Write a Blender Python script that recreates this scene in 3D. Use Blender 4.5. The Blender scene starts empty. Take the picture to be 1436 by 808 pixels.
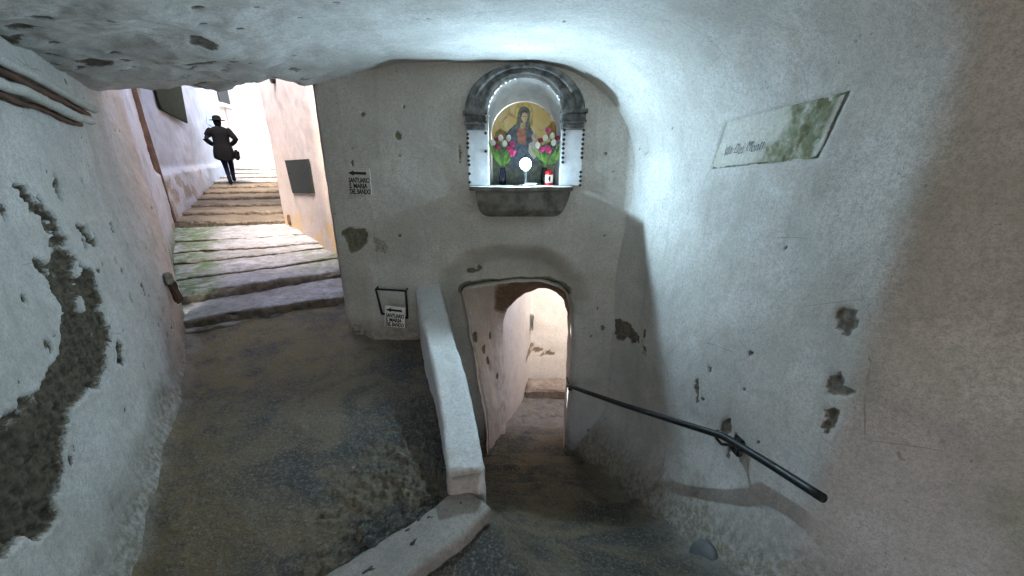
import bpy, bmesh, math, random
import numpy as np
from mathutils import Vector, Matrix, Euler

# ------------------------------------------------------------------ camera, sky, sun, exposure
SC = bpy.context.scene
COL = SC.collection
F, PITCH = 550.0, math.radians(19.0)          # focal length in photo pixels (1436 wide), downward pitch
cam_d = bpy.data.cameras.new('camera'); cam = bpy.data.objects.new('camera', cam_d); COL.objects.link(cam)
cam_d.sensor_width = 36.0; cam_d.lens = 36.0 * F / 1436.0
cam_d.clip_start = 0.05; cam_d.clip_end = 2000
cam.location = (0, 0, 0); cam.rotation_euler = (math.pi / 2 - PITCH, 0, 0)
SC.camera = cam

SUN_AZ, SUN_EL = math.radians(163.0), math.radians(58.0)    # azimuth measured from +Y towards +X
w = bpy.data.worlds.new('World'); SC.world = w; w.use_nodes = True
nt = w.node_tree
sky = nt.nodes.new('ShaderNodeTexSky'); sky.sky_type = 'NISHITA'; sky.sun_disc = False
sky.sun_elevation = SUN_EL; sky.sun_rotation = SUN_AZ
sky.dust_density = 2.0; sky.air_density = 1.0; sky.ozone_density = 1.0
bg = nt.nodes['Background']; bg.inputs['Strength'].default_value = 0.15
nt.links.new(sky.outputs[0], bg.inputs[0])
sun_d = bpy.data.lights.new('sun', 'SUN'); sun_d.energy = 1.0; sun_d.angle = math.radians(25); sun_d.color = (1, .93, .82)
sun = bpy.data.objects.new('sun', sun_d); COL.objects.link(sun)
sdir = Vector((math.sin(SUN_AZ) * math.cos(SUN_EL), math.cos(SUN_AZ) * math.cos(SUN_EL), math.sin(SUN_EL)))
sun.rotation_euler = sdir.to_track_quat('Z', 'Y').to_euler()
SC.view_settings.view_transform = 'Standard'; SC.view_settings.look = 'None'
SC.view_settings.exposure = 3.4; SC.view_settings.gamma = 1.0
SC.view_settings.use_curve_mapping = False
SC.render.engine = 'CYCLES'
SC.cycles.use_denoising = True
SC.cycles.use_adaptive_sampling = True; SC.cycles.adaptive_threshold = .02
SC.cycles.max_bounces = 10; SC.cycles.diffuse_bounces = 6; SC.cycles.glossy_bounces = 3
SC.cycles.sample_clamp_indirect = 8.0

# ------------------------------------------------------------------ pixel -> direction helpers
CP, SP = math.cos(PITCH), math.sin(PITCH)
def ray(px, py):
    u, v = px - 718.0, 404.0 - py
    return np.array([u, F * CP + v * SP, -F * SP + v * CP])
def onY(px, py, Y):
    d = ray(px, py); return d * (Y / d[1])
def onZ(px, py, Z):
    d = ray(px, py); return d * (Z / d[2])
def onL(px, py, a, b):
    """plane X = a + b*Y"""
    d = ray(px, py); return d * (a / (d[0] - b * d[1]))

# ------------------------------------------------------------------ noise
def _hash(ix, iy, iz, seed):
    h = (ix.astype(np.uint32) * np.uint32(374761393) + iy.astype(np.uint32) * np.uint32(668265263)
         + iz.astype(np.uint32) * np.uint32(2147483647) + np.uint32((seed * 1274126177) % 4294967296))
    h = (h ^ (h >> np.uint32(13))) * np.uint32(1274126177)
    h = h ^ (h >> np.uint32(16))
    h = h * np.uint32(2246822519); h = h ^ (h >> np.uint32(15))
    return h.astype(np.float64) / 4294967295.0
def vnoise(p, seed=0):
    p = np.asarray(p, float)
    i = np.floor(p).astype(np.int64); f = p - i; f = f * f * f * (f * (f * 6 - 15) + 10)
    r = 0
    for dx in (0, 1):
        for dy in (0, 1):
            for dz in (0, 1):
                wgt = ((f[..., 0] if dx else 1 - f[..., 0]) * (f[..., 1] if dy else 1 - f[..., 1]) * (f[..., 2] if dz else 1 - f[..., 2]))
                r = r + wgt * _hash((i[..., 0] + dx) & 0xffff, (i[..., 1] + dy) & 0xffff, (i[..., 2] + dz) & 0xffff, seed)
    return r * 2 - 1
def fbm(p, scale, oct=4, seed=0, gain=.5):
    a, s, r = 1.0, scale, 0
    for k in range(oct):
        r = r + a * vnoise(np.asarray(p) * s + 37.7 * k, seed + k); a *= gain; s *= 2.03
    return r
def sstep(a, b, x):
    t = np.clip((x - a) / (b - a), 0, 1); return t * t * (3 - 2 * t)
def poly_sd(pts, poly):
    """signed distance (positive inside) of (N,2) points to a polygon"""
    pts = np.asarray(pts, float); poly = np.asarray(poly, float)
    d = np.full(len(pts), 1e9); ins = np.zeros(len(pts), bool)
    for k in range(len(poly)):
        a, b = poly[k], poly[(k + 1) % len(poly)]
        e = b - a; q = pts - a
        t = np.clip((q @ e) / max(e @ e, 1e-12), 0, 1)
        d = np.minimum(d, np.linalg.norm(q - t[:, None] * e, axis=1))
        c = ((a[1] > pts[:, 1]) != (b[1] > pts[:, 1]))
        with np.errstate(divide='ignore', invalid='ignore'):
            xi = a[0] + (pts[:, 1] - a[1]) / (b[1] - a[1]) * e[0]
        ins ^= c & (pts[:, 0] < xi)
    return np.where(ins, d, -d)

# ------------------------------------------------------------------ object helpers
def tag(o, label=None, cat=None, group=None, kind=None):
    if label: o['label'] = label
    if cat: o['category'] = cat
    if group: o['group'] = group
    if kind: o['kind'] = kind
    return o
def link(name, me, mat=None, parent=None, loc=None):
    o = bpy.data.objects.new(name, me); COL.objects.link(o)
    if mat and me is not None and not me.materials: me.materials.append(mat)
    if parent: o.parent = parent
    if loc is not None: o.location = loc
    return o
def empty(name, loc=(0, 0, 0), parent=None):
    o = bpy.data.objects.new(name, None); COL.objects.link(o); o.location = loc; o.empty_display_size = .05
    if parent: o.parent = parent
    return o
def mesh_np(name, V, faces, smooth=True, attrs=None):
    me = bpy.data.meshes.new(name)
    V = np.ascontiguousarray(V, dtype=np.float32).reshape(-1, 3)
    if isinstance(faces, np.ndarray):
        nf, k = faces.shape
        me.vertices.add(len(V)); me.vertices.foreach_set('co', V.ravel())
        me.loops.add(nf * k); me.loops.foreach_set('vertex_index', np.ascontiguousarray(faces, dtype=np.int32).ravel())
        me.polygons.add(nf)
        me.polygons.foreach_set('loop_start', np.arange(0, nf * k, k, dtype=np.int32))
        me.polygons.foreach_set('loop_total', np.full(nf, k, dtype=np.int32))
        me.update(calc_edges=True); me.validate()
    else:
        me.from_pydata([tuple(map(float, v)) for v in V], [], faces)
    if smooth: me.polygons.foreach_set('use_smooth', np.ones(len(me.polygons), bool))
    for k, a in (attrs or {}).items():
        at = me.attributes.new(k, 'FLOAT', 'POINT'); at.data.foreach_set('value', np.ascontiguousarray(a, dtype=np.float32).ravel())
    me.update()
    return me
def normals(P):
    du = np.gradient(P, axis=0); dv = np.gradient(P, axis=1)
    n = np.cross(du, dv); l = np.linalg.norm(n, axis=2, keepdims=True); return n / np.maximum(l, 1e-9)
def grid_faces(nu, nv, keep=None):
    i, j = np.meshgrid(np.arange(nu - 1), np.arange(nv - 1), indexing='ij')
    a = i * nv + j
    f = np.stack([a, a + nv, a + nv + 1, a + 1], -1).reshape(-1, 4)
    if keep is not None: f = f[keep.ravel()]
    return f
def sheet(name, P, mat, toward=None, disp=None, keep=None, attrs=None, parent=None):
    """P: (nu,nv,3) surface; toward: point the front faces; disp: displacement along the front normal"""
    N = normals(P)
    c = P.reshape(-1, 3).mean(0)
    flip = False
    if toward is not None:
        mid = P[P.shape[0] // 2, P.shape[1] // 2]
        if np.dot(N[P.shape[0] // 2, P.shape[1] // 2], np.asarray(toward) - mid) < 0: flip = True; N = -N
    if disp is not None: P = P + N * disp[..., None]
    f = grid_faces(P.shape[0], P.shape[1], keep)
    if flip: f = f[:, ::-1]
    me = mesh_np(name, P, f, True, attrs)
    return link(name, me, mat, parent)
def tube_mesh(name, pts, r, seg=10, cap=True, smooth=True, jitter=0.0):
    pts = [Vector(p) for p in pts]; n = len(pts)
    rs = r if hasattr(r, '__len__') else [r] * n
    V, Fc = [], []
    ref = Vector((0, 0, 1))
    for i, p in enumerate(pts):
        t = (pts[min(i + 1, n - 1)] - pts[max(i - 1, 0)]).normalized()
        if abs(t.dot(ref)) > .95: ref = Vector((1, 0, 0))
        a = t.cross(ref).normalized(); b = t.cross(a)
        for k in range(seg):
            an = 2 * math.pi * k / seg
            rr = rs[i] * (1 + jitter * random.uniform(-1, 1))
            V.append(p + (a * math.cos(an) + b * math.sin(an)) * rr)
    for i in range(n - 1):
        for k in range(seg):
            Fc.append((i * seg + k, i * seg + (k + 1) % seg, (i + 1) * seg + (k + 1) % seg, (i + 1) * seg + k))
    if cap:
        Fc.append(tuple(reversed(range(seg)))); Fc.append(tuple((n - 1) * seg + k for k in range(seg)))
    me = mesh_np(name, np.array([tuple(v) for v in V]), Fc, smooth)
    return me
def bm_mesh(name, bm, smooth=False):
    bmesh.ops.recalc_face_normals(bm, faces=bm.faces[:])
    me = bpy.data.meshes.new(name); bm.to_mesh(me); bm.free()
    if smooth: me.polygons.foreach_set('use_smooth', np.ones(len(me.polygons), bool))
    return me
def box_mesh(name, size, bevel=0.0, center=(0, 0, 0), seg=2, rough=0.0, cuts=0, smooth=False):
    bm = bmesh.new(); bmesh.ops.create_cube(bm, size=1)
    bmesh.ops.scale(bm, vec=size, verts=bm.verts)
    if cuts: bmesh.ops.subdivide_edges(bm, edges=bm.edges[:], cuts=cuts, use_grid_fill=True)
    if bevel: bmesh.ops.bevel(bm, geom=[e for e in bm.edges if e.calc_face_angle(0) > .5], offset=bevel, segments=seg, affect='EDGES')
    if rough:
        for v in bm.verts:
            p = np.array([list(v.co)]) + np.array(center)
            v.co += Vector([float(fbm(p, 14, 3, s)[0]) * rough for s in (1, 5, 9)])
    bmesh.ops.translate(bm, vec=center, verts=bm.verts)
    return bm_mesh(name, bm, smooth)
def prism_mesh(name, pts, depth, nrm, smooth=False, bevel=0.0):
    """closed 3-D outline pts extruded by depth along nrm"""
    bm = bmesh.new(); nrm = Vector(nrm).normalized()
    a = [bm.verts.new(Vector(p)) for p in pts]
    f = bm.faces.new(a)
    r = bmesh.ops.extrude_face_region(bm, geom=[f])
    vs = [g for g in r['geom'] if isinstance(g, bmesh.types.BMVert)]
    bmesh.ops.translate(bm, vec=nrm * depth, verts=vs)
    if bevel: bmesh.ops.bevel(bm, geom=[e for e in bm.edges if e.calc_face_angle(0) > .6], offset=bevel, segments=2, affect='EDGES')
    return bm_mesh(name, bm, smooth)
def lathe_mesh(name, prof, seg=20, smooth=True):
    V, Fc = [], []
    n = len(prof)
    for r, z in prof:
        for k in range(seg):
            a = 2 * math.pi * k / seg; V.append((r * math.cos(a), r * math.sin(a), z))
    for i in range(n - 1):
        for k in range(seg):
            Fc.append((i * seg + k, i * seg + (k + 1) % seg, (i + 1) * seg + (k + 1) % seg, (i + 1) * seg + k))
    Fc.append(tuple(reversed(range(seg)))); Fc.append(tuple((n - 1) * seg + k for k in range(seg)))
    return mesh_np(name, np.array(V), Fc, smooth)
def text_mesh(name, body, size, shear=0.0, weight=0.0, align='LEFT', space=1.0, depth=0.0006):
    cu = bpy.data.curves.new(name, 'FONT'); cu.body = body; cu.size = size; cu.shear = shear; cu.offset = weight
    cu.align_x = align; cu.extrude = depth; cu.space_character = space; cu.resolution_u = 3
    o = bpy.data.objects.new(name, cu); COL.objects.link(o)
    bpy.context.view_layer.update()
    me = bpy.data.meshes.new_from_object(o.evaluated_get(bpy.context.evaluated_depsgraph_get()))
    bpy.data.objects.remove(o); bpy.data.curves.remove(cu); me.name = name
    return me

# ------------------------------------------------------------------ materials
def new_mat(name):
    m = bpy.data.materials.new(name); m.use_nodes = True
    t = m.node_tree; b = t.nodes['Principled BSDF']; return m, t, b
class NB:
    """tiny node builder"""
    def __init__(s, t): s.t = t; s.co = t.nodes.new('ShaderNodeTexCoord').outputs['Object']
    def noise(s, scale, detail=5, rough=.55, dist=0, vec=None, stretch=None):
        n = s.t.nodes.new('ShaderNodeTexNoise'); n.inputs['Scale'].default_value = scale; n.inputs['Detail'].default_value = detail
        n.inputs['Roughness'].default_value = rough; n.inputs['Distortion'].default_value = dist
        v = vec or s.co
        if stretch:
            mp = s.t.nodes.new('ShaderNodeMapping'); mp.inputs['Scale'].default_value = stretch; s.t.links.new(v, mp.inputs['Vector']); v = mp.outputs[0]
        s.t.links.new(v, n.inputs['Vector']); return n.outputs['Fac']
    def voro(s, scale, feat='F1', stretch=None):
        n = s.t.nodes.new('ShaderNodeTexVoronoi'); n.feature = feat; n.inputs['Scale'].default_value = scale
        s.t.links.new(s.co, n.inputs['Vector']); return n.outputs['Distance']
    def ramp(s, fac, a, b, lo=0.0, hi=1.0):
        n = s.t.nodes.new('ShaderNodeMapRange'); n.interpolation_type = 'SMOOTHSTEP'
        n.inputs['From Min'].default_value = a; n.inputs['From Max'].default_value = b
        n.inputs['To Min'].default_value = lo; n.inputs['To Max'].default_value = hi
        s.t.links.new(fac, n.inputs['Value']); return n.outputs[0]
    def attr(s, name):
        n = s.t.nodes.new('ShaderNodeAttribute'); n.attribute_name = name; return n.outputs['Fac']
    def math(s, op, a, b):
        n = s.t.nodes.new('ShaderNodeMath'); n.operation = op
        for i, x in enumerate((a, b)):
            if isinstance(x, (int, float)): n.inputs[i].default_value = x
            else: s.t.links.new(x, n.inputs[i])
        return n.outputs[0]
    def mix(s, fac, a, b, mode='MIX'):
        n = s.t.nodes.new('ShaderNodeMix'); n.data_type = 'RGBA'; n.blend_type = mode
        if isinstance(fac, (int, float)): n.inputs[0].default_value = fac
        else: s.t.links.new(fac, n.inputs[0])
        for i, x in ((6, a), (7, b)):
            if isinstance(x, tuple): n.inputs[i].default_value = (*x, 1) if len(x) == 3 else x
            else: s.t.links.new(x, n.inputs[i])
        return n.outputs[2]
    def bump(s, h, strength, dist, prev=None):
        n = s.t.nodes.new('ShaderNodeBump'); n.inputs['Strength'].default_value = strength; n.inputs['Distance'].default_value = dist
        s.t.links.new(h, n.inputs['Height'])
        if prev: s.t.links.new(prev, n.inputs['Normal'])
        return n.outputs[0]

def plaster(name, light, dark, grime=.5, fleck=.5, spot=(.20, .18, .16), mortar=(.14, .13, .11), mortar2=(.24, .22, .18), moss=(.09, .13, .03), bump=1.0, warm=None):
    m, t, b = new_mat(name); n = NB(t)
    c = n.mix(n.ramp(n.noise(1.7, 5, .6, .4), .35, .68), light, dark)
    c = n.mix(n.ramp(n.noise(7, 6, .65, .6), .44, .72, 0, grime * .55), c, tuple(x * .62 for x in dark))
    # fine mottling of old limewash
    c = n.mix(n.ramp(n.noise(55, 4, .7), .38, .68, 0, .5), c, tuple(x * .62 for x in dark))
    c = n.mix(n.ramp(n.noise(170, 2, .6), .42, .70, 0, .5), c, tuple(x * .50 for x in dark))
    # small chips and specks
    sp = n.math('MULTIPLY', n.ramp(n.noise(21, 3, .5, 1.2), .69, .74), n.ramp(n.noise(2.2, 2), .42, .60))
    c = n.mix(n.math('MULTIPLY', sp, fleck), c, spot)
    if warm: c = n.mix(n.math('MULTIPLY', n.attr('warm'), .9), c, warm)
    mo = n.mix(n.ramp(n.noise(30, 5, .7), .35, .65), mortar, mortar2)
    pt = n.ramp(n.noise(2.4, 2, .4, .8), .48, .53, 0, .22); c = n.mix(pt, c, tuple(x * y for x, y in zip(dark, (.80, .77, .70))))
    c = n.mix(n.ramp(n.noise(1.0, 5, .65, .4, stretch=(9, 9, .8)), .53, .72, 0, .34), c, tuple(x * y for x, y in zip(dark, (.62, .60, .53))))
    ck = n.math('MULTIPLY', n.ramp(n.voro(2.1, 'DISTANCE_TO_EDGE'), .0, .006, 1, 0), n.ramp(n.noise(1.6, 3), .55, .62)); c = n.mix(n.math('MULTIPLY', ck, .6), c, spot)
    da = n.math('ADD', n.attr('dmg'), n.math('MULTIPLY', n.math('SUBTRACT', n.noise(48, 5, .75), .5), 1.0))
    und = n.ramp(da, .22, .36); dm = n.ramp(da, .46, .72)
    c = n.mix(und, c, n.mix(n.ramp(n.noise(60, 4, .7), .4, .6), tuple(x * .55 + y * .45 for x, y in zip(mortar2, dark)), mortar2))
    c = n.mix(n.math('MULTIPLY', n.attr('dirt'), n.ramp(n.noise(24, 6, .75, .1), .34, .64, .35, 1)), c, (.17, .145, .105))
    c = n.mix(dm, c, mo)
    c = n.mix(n.math('MULTIPLY', n.attr('moss'), n.ramp(n.noise(14, 5, .7), .3, .6, .25, 1)), c, moss)
    t.links.new(c, b.inputs['Base Color']); b.inputs['Roughness'].default_value = .92
    b.inputs['Specular IOR Level'].default_value = .25
    h1 = n.noise(38, 6, .65, .3); h2 = n.noise(190, 3, .6)
    nb = n.bump(h1, .22 * bump, .008); nb = n.bump(h2, .30 * bump, .0025, nb)
    nb = n.bump(sp, -.4 * fleck, .006, nb)
    t.links.new(nb, b.inputs['Normal'])
    return m
def simple(name, col, rough=.6, metal=0.0, var=.25, scale=20, bump=.2, bdist=.004, emis=None, spec=.4, col2=None):
    m, t, b = new_mat(name); n = NB(t)
    f = n.ramp(n.noise(scale, 5, .6), .3, .7)
    c = n.mix(f, tuple(x * (1 - var) for x in col), col2 or tuple(min(1, x * (1 + var)) for x in col))
    t.links.new(c, b.inputs['Base Color']); b.inputs['Roughness'].default_value = rough; b.inputs['Metallic'].default_value = metal
    b.inputs['Specular IOR Level'].default_value = spec
    if bump: t.links.new(n.bump(n.noise(scale * 4, 4), bump, bdist), b.inputs['Normal'])
    if emis: b.inputs['Emission Color'].default_value = (*emis[0], 1); b.inputs['Emission Strength'].default_value = emis[1]
    return m
def floor_mat(name):
    m, t, b = new_mat(name); n = NB(t)
    c = n.mix(n.ramp(n.noise(1.5, 6, .68, .9), .42, .58), (.056, .054, .046), (.150, .115, .068))
    c = n.mix(n.ramp(n.noise(3.1, 6, .66, 1.0), .48, .70, 0, .75), c, (.042, .040, .032))
    c = n.mix(n.math('MULTIPLY', n.attr('moss'), n.ramp(n.noise(4, 5, .7, .5), .36, .62, .15, 1)), c, (.195, .142, .062))
    c = n.mix(n.math('MULTIPLY', n.attr('pale'), n.ramp(n.noise(9, 5, .7, .5), .36, .62, .3, 1)), c, (.26, .235, .20))
    c = n.mix(n.ramp(n.noise(3.4, 6, .7, 1.5, stretch=(1, .35, 1)), .56, .70, 0, .5), c, (.19, .165, .125))
    c = n.mix(n.ramp(n.noise(60, 4, .7), .46, .70, 0, .85), c, (.22, .20, .165))
    c = n.mix(n.ramp(n.noise(140, 3, .7), .50, .74, 0, .5), c, (.020, .020, .018))
    t.links.new(c, b.inputs['Base Color']); b.inputs['Roughness'].default_value = .8; b.inputs['Specular IOR Level'].default_value = .3
    nb = n.bump(n.noise(26, 6, .7, .5), .8, .03); nb = n.bump(n.noise(120, 4, .65), .5, .006, nb)
    t.links.new(nb, b.inputs['Normal'])
    return m
def stone_mat(name, a, c2, moss=(.065, .105, .020)):
    m, t, b = new_mat(name); n = NB(t)
    c = n.mix(n.ramp(n.noise(2.2, 6, .65, .8), .36, .64), a, c2)
    c = n.mix(n.ramp(n.noise(3, 6, .7, .8, stretch=(1, 3.2, 1)), .48, .66, 0, .6), c, tuple(x * .6 for x in c2))
    c = n.mix(n.ramp(n.noise(16, 6, .7, .4), .44, .70, 0, .7), c, tuple(x * .5 for x in c2))
    c = n.mix(n.math('MULTIPLY', n.attr('moss'), n.ramp(n.noise(8, 5, .7, .5), .32, .58, .1, 1)), c, moss)
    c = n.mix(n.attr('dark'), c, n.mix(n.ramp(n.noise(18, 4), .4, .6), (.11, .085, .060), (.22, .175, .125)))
    t.links.new(c, b.inputs['Base Color']); b.inputs['Roughness'].default_value = .85; b.inputs['Specular IOR Level'].default_value = .3
    nb = n.bump(n.noise(22, 6, .7, .3), .45, .015); nb = n.bump(n.noise(110, 4, .6), .3, .005, nb)
    t.links.new(nb, b.inputs['Normal'])
    return m

M = {}
M['wall'] = plaster('limewash', (.60, .575, .53), (.46, .44, .40), .55, .8, mortar=(.040, .032, .021), mortar2=(.115, .092, .062), warm=(.66, .47, .34))
M['vault'] = plaster('limewash_vault', (.60, .585, .55), (.46, .445, .41), .5, .9, mortar=(.075, .065, .050), mortar2=(.16, .14, .11))
M['pier'] = plaster('limewash_pier', (.60, .585, .535), (.48, .465, .425), .45, .5, mortar=(.12, .115, .075), mortar2=(.20, .19, .13))
M['parapet'] = plaster('limewash_parapet', (.66, .65, .62), (.55, .54, .51), .25, .3, mortar=(.30, .27, .23), mortar2=(.40, .37, .32))
M['kerb'] = plaster('worn_cement', (.33, .30, .26), (.25, .225, .195), .5, .4)
M['pink'] = plaster('pink_limewash', (.62, .51, .455), (.56, .455, .40), .25, .35, spot=(.38, .24, .16), mortar=(.45, .27, .14), mortar2=(.52, .36, .20))
M['alley'] = plaster('alley_limewash', (.53, .52, .54), (.43, .42, .43), .4, .7, mortar=(.20, .16, .12), mortar2=(.36, .31, .26))
M['tunnel'] = plaster('tunnel_limewash', (.74, .67, .60), (.66, .585, .515), .35, .5, mortar=(.15, .10, .07), mortar2=(.24, .17, .12))
M['floor'] = floor_mat('dark_worn_paving')
M['step'] = stone_mat('limestone_step', (.38, .355, .345), (.25, .226, .208))
M['brownstep'] = stone_mat('brown_step', (.17, .125, .083), (.115, .084, .055))
M['iron'] = simple('black_iron', (.018, .018, .018), .45, .3, .5, 40, .3, .002)
M['slate'] = simple('grey_moulding', (.070, .072, .070), .8, 0, .55, 14, .5, .006, col2=(.20, .20, .19))
M['corbel'] = simple('grey_corbel', (.15, .145, .125), .85, 0, .45, 9, .5, .006)
M['tile'] = simple('black_tile', (.012, .012, .014), .35, 0, .3)
M['panelwhite'] = simple('painted_pilaster', (.62, .64, .66), .8, 0, .12, 12, .3)
M['sign'] = simple('sign_white', (.72, .70, .64), .7, 0, .12, 30, .2)
M['ink'] = simple('black_paint', (.010, .010, .012), .6, 0, .3, bump=0)
M['wood'] = simple('old_wood', (.085, .042, .024), .8, 0, .4, 8, .4)
M['whitewood'] = plaster('whitewashed_pole', (.58, .56, .52), (.44, .42, .37), .6, .8)
M['plate'] = simple('dark_plate', (.030, .032, .029), .7, 0, .3, 25, .3, spec=.15)
M['green_board'] = simple('olive_board', (.019, .021, .009), .85, 0, .35, 10, .3, spec=.05)

# ------------------------------------------------------------------ shared layout
LA, LB = -1.017, -.615                      # left wall line  X = LA + LB*Y
def XL(y): return LA + LB * np.maximum(y, .25)
PY = 3.5                                    # shrine pier face plane
def Xw(y):                                  # right wall line with its rounded outer corner near Y = 1.37
    y = np.asarray(y, float)
    def raw(t): return np.where(t > 1.36, 1.60 - .163 * t, 1.60 - .163 * 1.36 + np.minimum((1.36 - t) * .85, .52))
    return (raw(y - .07) + 2 * raw(y - .03) + 2 * raw(y) + 2 * raw(y + .03) + raw(y + .07)) / 8
def ceil_flat(x): return np.interp(x, [-5, -2.9, -1.56, -.9, 0, 3], [.30, .41, .545, .67, .69, .69])
def land_z(x, y):                           # lower paving: landing under the camera and worn stair down to the tunnel
    r = np.interp(y, [-8, 0.9, 1.3, 1.65, 2.2, 3.5, 4.25, 5.0, 7], [-1.86, -1.86, -1.90, -2.10, -2.48, -3.16, -3.46, -3.56, -3.56])
    tilt = -.16 * sstep(-.3, 1.0, x) * sstep(3.2, 1.4, y)
    ph = (y * 3.05) % 1.0
    stp = (ph - sstep(.30, .62, ph)) * .055 * sstep(1.25, 1.6, y) * sstep(4.6, 4.2, y)
    boost = .20 * sstep(.15, -.2, x) * sstep(1.2, 1.5, y) * sstep(2.1, 1.7, y)
    z = r + tilt + stp
    return np.where(x < .2, np.maximum(z, np.minimum(z + boost, -1.875)), z)

# ------------------------------------------------------------------ ground sheet far below everything
g = 500.0
me = mesh_np('ground', np.array([(-g, -g, -4.7), (g, -g, -4.7), (g, g, -4.7), (-g, g, -4.7)]), np.array([[0, 1, 2, 3]]), False)
tag(link('ground', me, simple('dry_earth', (.22, .19, .15), .9, 0, .3, .4)), kind='structure')

# ------------------------------------------------------------------ left wall
def zgrid(lo, hi, st): return np.linspace(lo, hi, int(round((hi - lo) / st)) + 1)
ys = np.concatenate([zgrid(-3.6, .6, .08), zgrid(.6, 3.56, .0095)[1:]]); zs = np.concatenate([zgrid(-2.1, .75, .0095), zgrid(.75, 4.0, .08)[1:]])
Y, Z = np.meshgrid(ys, zs, indexing='ij')
P = np.stack([XL(Y), Y, Z], -1)
def zoom6(pts): return [(x / 1.4225, y / 1.4225 + 240) for x, y in pts]
def wallpoly(pix): return np.array([(onL(px, py, LA, LB)[1], onL(px, py, LA, LB)[2]) for px, py in pix])
peel = [zoom6([(28, 32), (60, 42), (100, 82), (128, 112), (140, 126), (128, 150), (108, 150), (92, 108), (58, 66)]),
        zoom6([(150, 108), (172, 108), (192, 130), (196, 156), (184, 158), (170, 128)]),
        zoom6([(108, 150), (140, 160), (160, 190), (185, 200), (192, 240), (212, 290), (222, 335), (216, 385), (196, 430), (150, 470), (131, 500), (130, 560), (135, 600), (115, 650), (121, 690), (92, 722), (40, 735), (5, 765), (-60, 800), (-60, 520), (0, 500), (30, 488), (52, 470), (70, 450), (92, 400), (128, 372), (120, 330), (128, 290), (112, 240), (100, 190)]),
        zoom6([(72, 178), (90, 176), (104, 196), (92, 204)]), zoom6([(234, 336), (248, 350), (246, 385), (234, 392)]),
        zoom6([(28, 462), (60, 452), (62, 470), (34, 476)])]
spots = [(300, 0, 0)]
q = np.stack([Y.ravel(), Z.ravel()], 1)
p3 = P.reshape(-1, 3)
jit = np.stack([fbm(p3, 16, 4, 3), fbm(p3, 16, 4, 8)], 1) * .022
dm = np.zeros(len(q)); sdbig = np.full(len(q), -1.0)
for pl in peel:
    sd = poly_sd(q + jit, wallpoly(pl)); sdbig = np.maximum(sdbig, sd); dm = np.maximum(dm, sstep(-.012, .014, sd))
isl = sstep(.38, .46, fbm(p3, 11, 4, 21)) * sstep(-1.02, -.72, q[:, 1])       # plaster islands left standing in the upper peel
dm = dm * (1 - isl)
def spot_mask(q, cx, cy, rx, ry, seed, p3):
    d = np.sqrt(((q[:, 0] - cx) / rx) ** 2 + ((q[:, 1] - cy) / ry) ** 2) + .55 * fbm(p3, .45 / max(min(rx, ry), .008), 4, seed, .65) + .35 * fbm(p3, 14, 3, seed + 3)
    return sstep(1.12, .88, d)
for k, (px, py, rx, ry) in enumerate([(160, 322, .012, .035), (163, 365, .014, .02), (172, 380, .012, .018), (183, 418, .014, .03), (68, 380, .012, .03), (120, 340, .02, .03), (205, 445, .012, .02), (222, 458, .015, .015),
                                       (225, 300, .01, .02), (60, 300, .012, .03), (10, 298, .02, .035), (84, 262, .02, .05), (150, 480, .012, .03), (172, 505, .02, .03), (40, 420, .015, .02), (202, 515, .01, .015), (118, 258, .01, .02), (90, 470, .02, .03)]):
    c = onL(px, py, LA, LB); dm = np.maximum(dm, spot_mask(q, c[1], c[2], rx, ry, k, p3))
rim = sstep(-.05, -.004, sdbig) * (1 - dm)
disp = fbm(p3, 1.1, 3, 2) * .012 + fbm(p3, 5, 4, 4) * .0065 + fbm(p3, 24, 3, 5) * .0022 - dm * (.032 + .014 * fbm(p3, 30, 4, 6)) + rim * .006
base_fillet = sstep(-1.55, -1.82, q[:, 1] ) ** 2 * .06
disp += base_fillet
pits = sstep(1.02, 1.18, fbm(p3, 13, 3, 77)); disp -= pits * .010; dm = np.maximum(dm, pits * .75)
warm = sstep(2.6, 3.5, q[:, 0])  # peach glow of the alley painted into the wall colour towards its end
o = sheet('passage_wall', P, M['wall'], (0, 1, 0), disp.reshape(Y.shape), attrs={'dmg': dm, 'moss': (sstep(3.3, 3.5, q[:, 0]) * sstep(-1.2, -1.6, q[:, 1])), 'warm': warm * .55, 'dirt': sstep(-1.42, -1.72, q[:, 1] + .10 * fbm(p3, 3, 3, 88))})
tag(o, 'grey limewashed wall with a long dark patch of fallen plaster beside the ramp', 'wall')

# ------------------------------------------------------------------ pier with tunnel mouth and niche opening
xs = zgrid(-1.62, 1.16, .0125); zs = zgrid(-3.6, 1.0, .0125)
X, Z = np.meshgrid(xs, zs, indexing='ij')
Yp = np.full_like(X, PY)
# tunnel mouth outline (X, Z) on the face, niche outline
def pz(px, py, Y=PY): v = onY(px, py, Y); return (v[0], v[2])
mouth = [pz(683, 592), pz(672, 540), pz(660, 480), pz(650, 425), pz(647, 413), pz(655, 409), pz(680, 405), pz(720, 402), pz(760, 401), pz(784, 405), pz(796, 416), pz(801, 436), pz(802, 480), pz(799, 540), pz(794, 592)]
mouth = [(mouth[0][0] + .015, -3.9)] + mouth + [(mouth[-1][0], -3.9)]
mouth = np.array(mouth)
NS = .325                                    # niche springing height
NCX = .105
def arch_outline(cx, hw, z0, zs_, rise, n=18):
    pts = [(cx - hw, z0), (cx - hw, z0 + (zs_ - z0) * .5)]
    for k in range(n + 1):
        a = math.pi - math.pi * k / n; pts.append((cx + hw * math.cos(a), zs_ + rise * math.sin(a)))
    pts += [(cx + hw, z0 + (zs_ - z0) * .5), (cx + hw, z0)]
    return np.array(pts)
SHZ = float(onY(730, 262, 3.36)[2])          # shelf top height
niche = arch_outline(NCX, .300, SHZ - .006, .30, .265)
q = np.stack([X.ravel(), Z.ravel()], 1)
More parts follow.
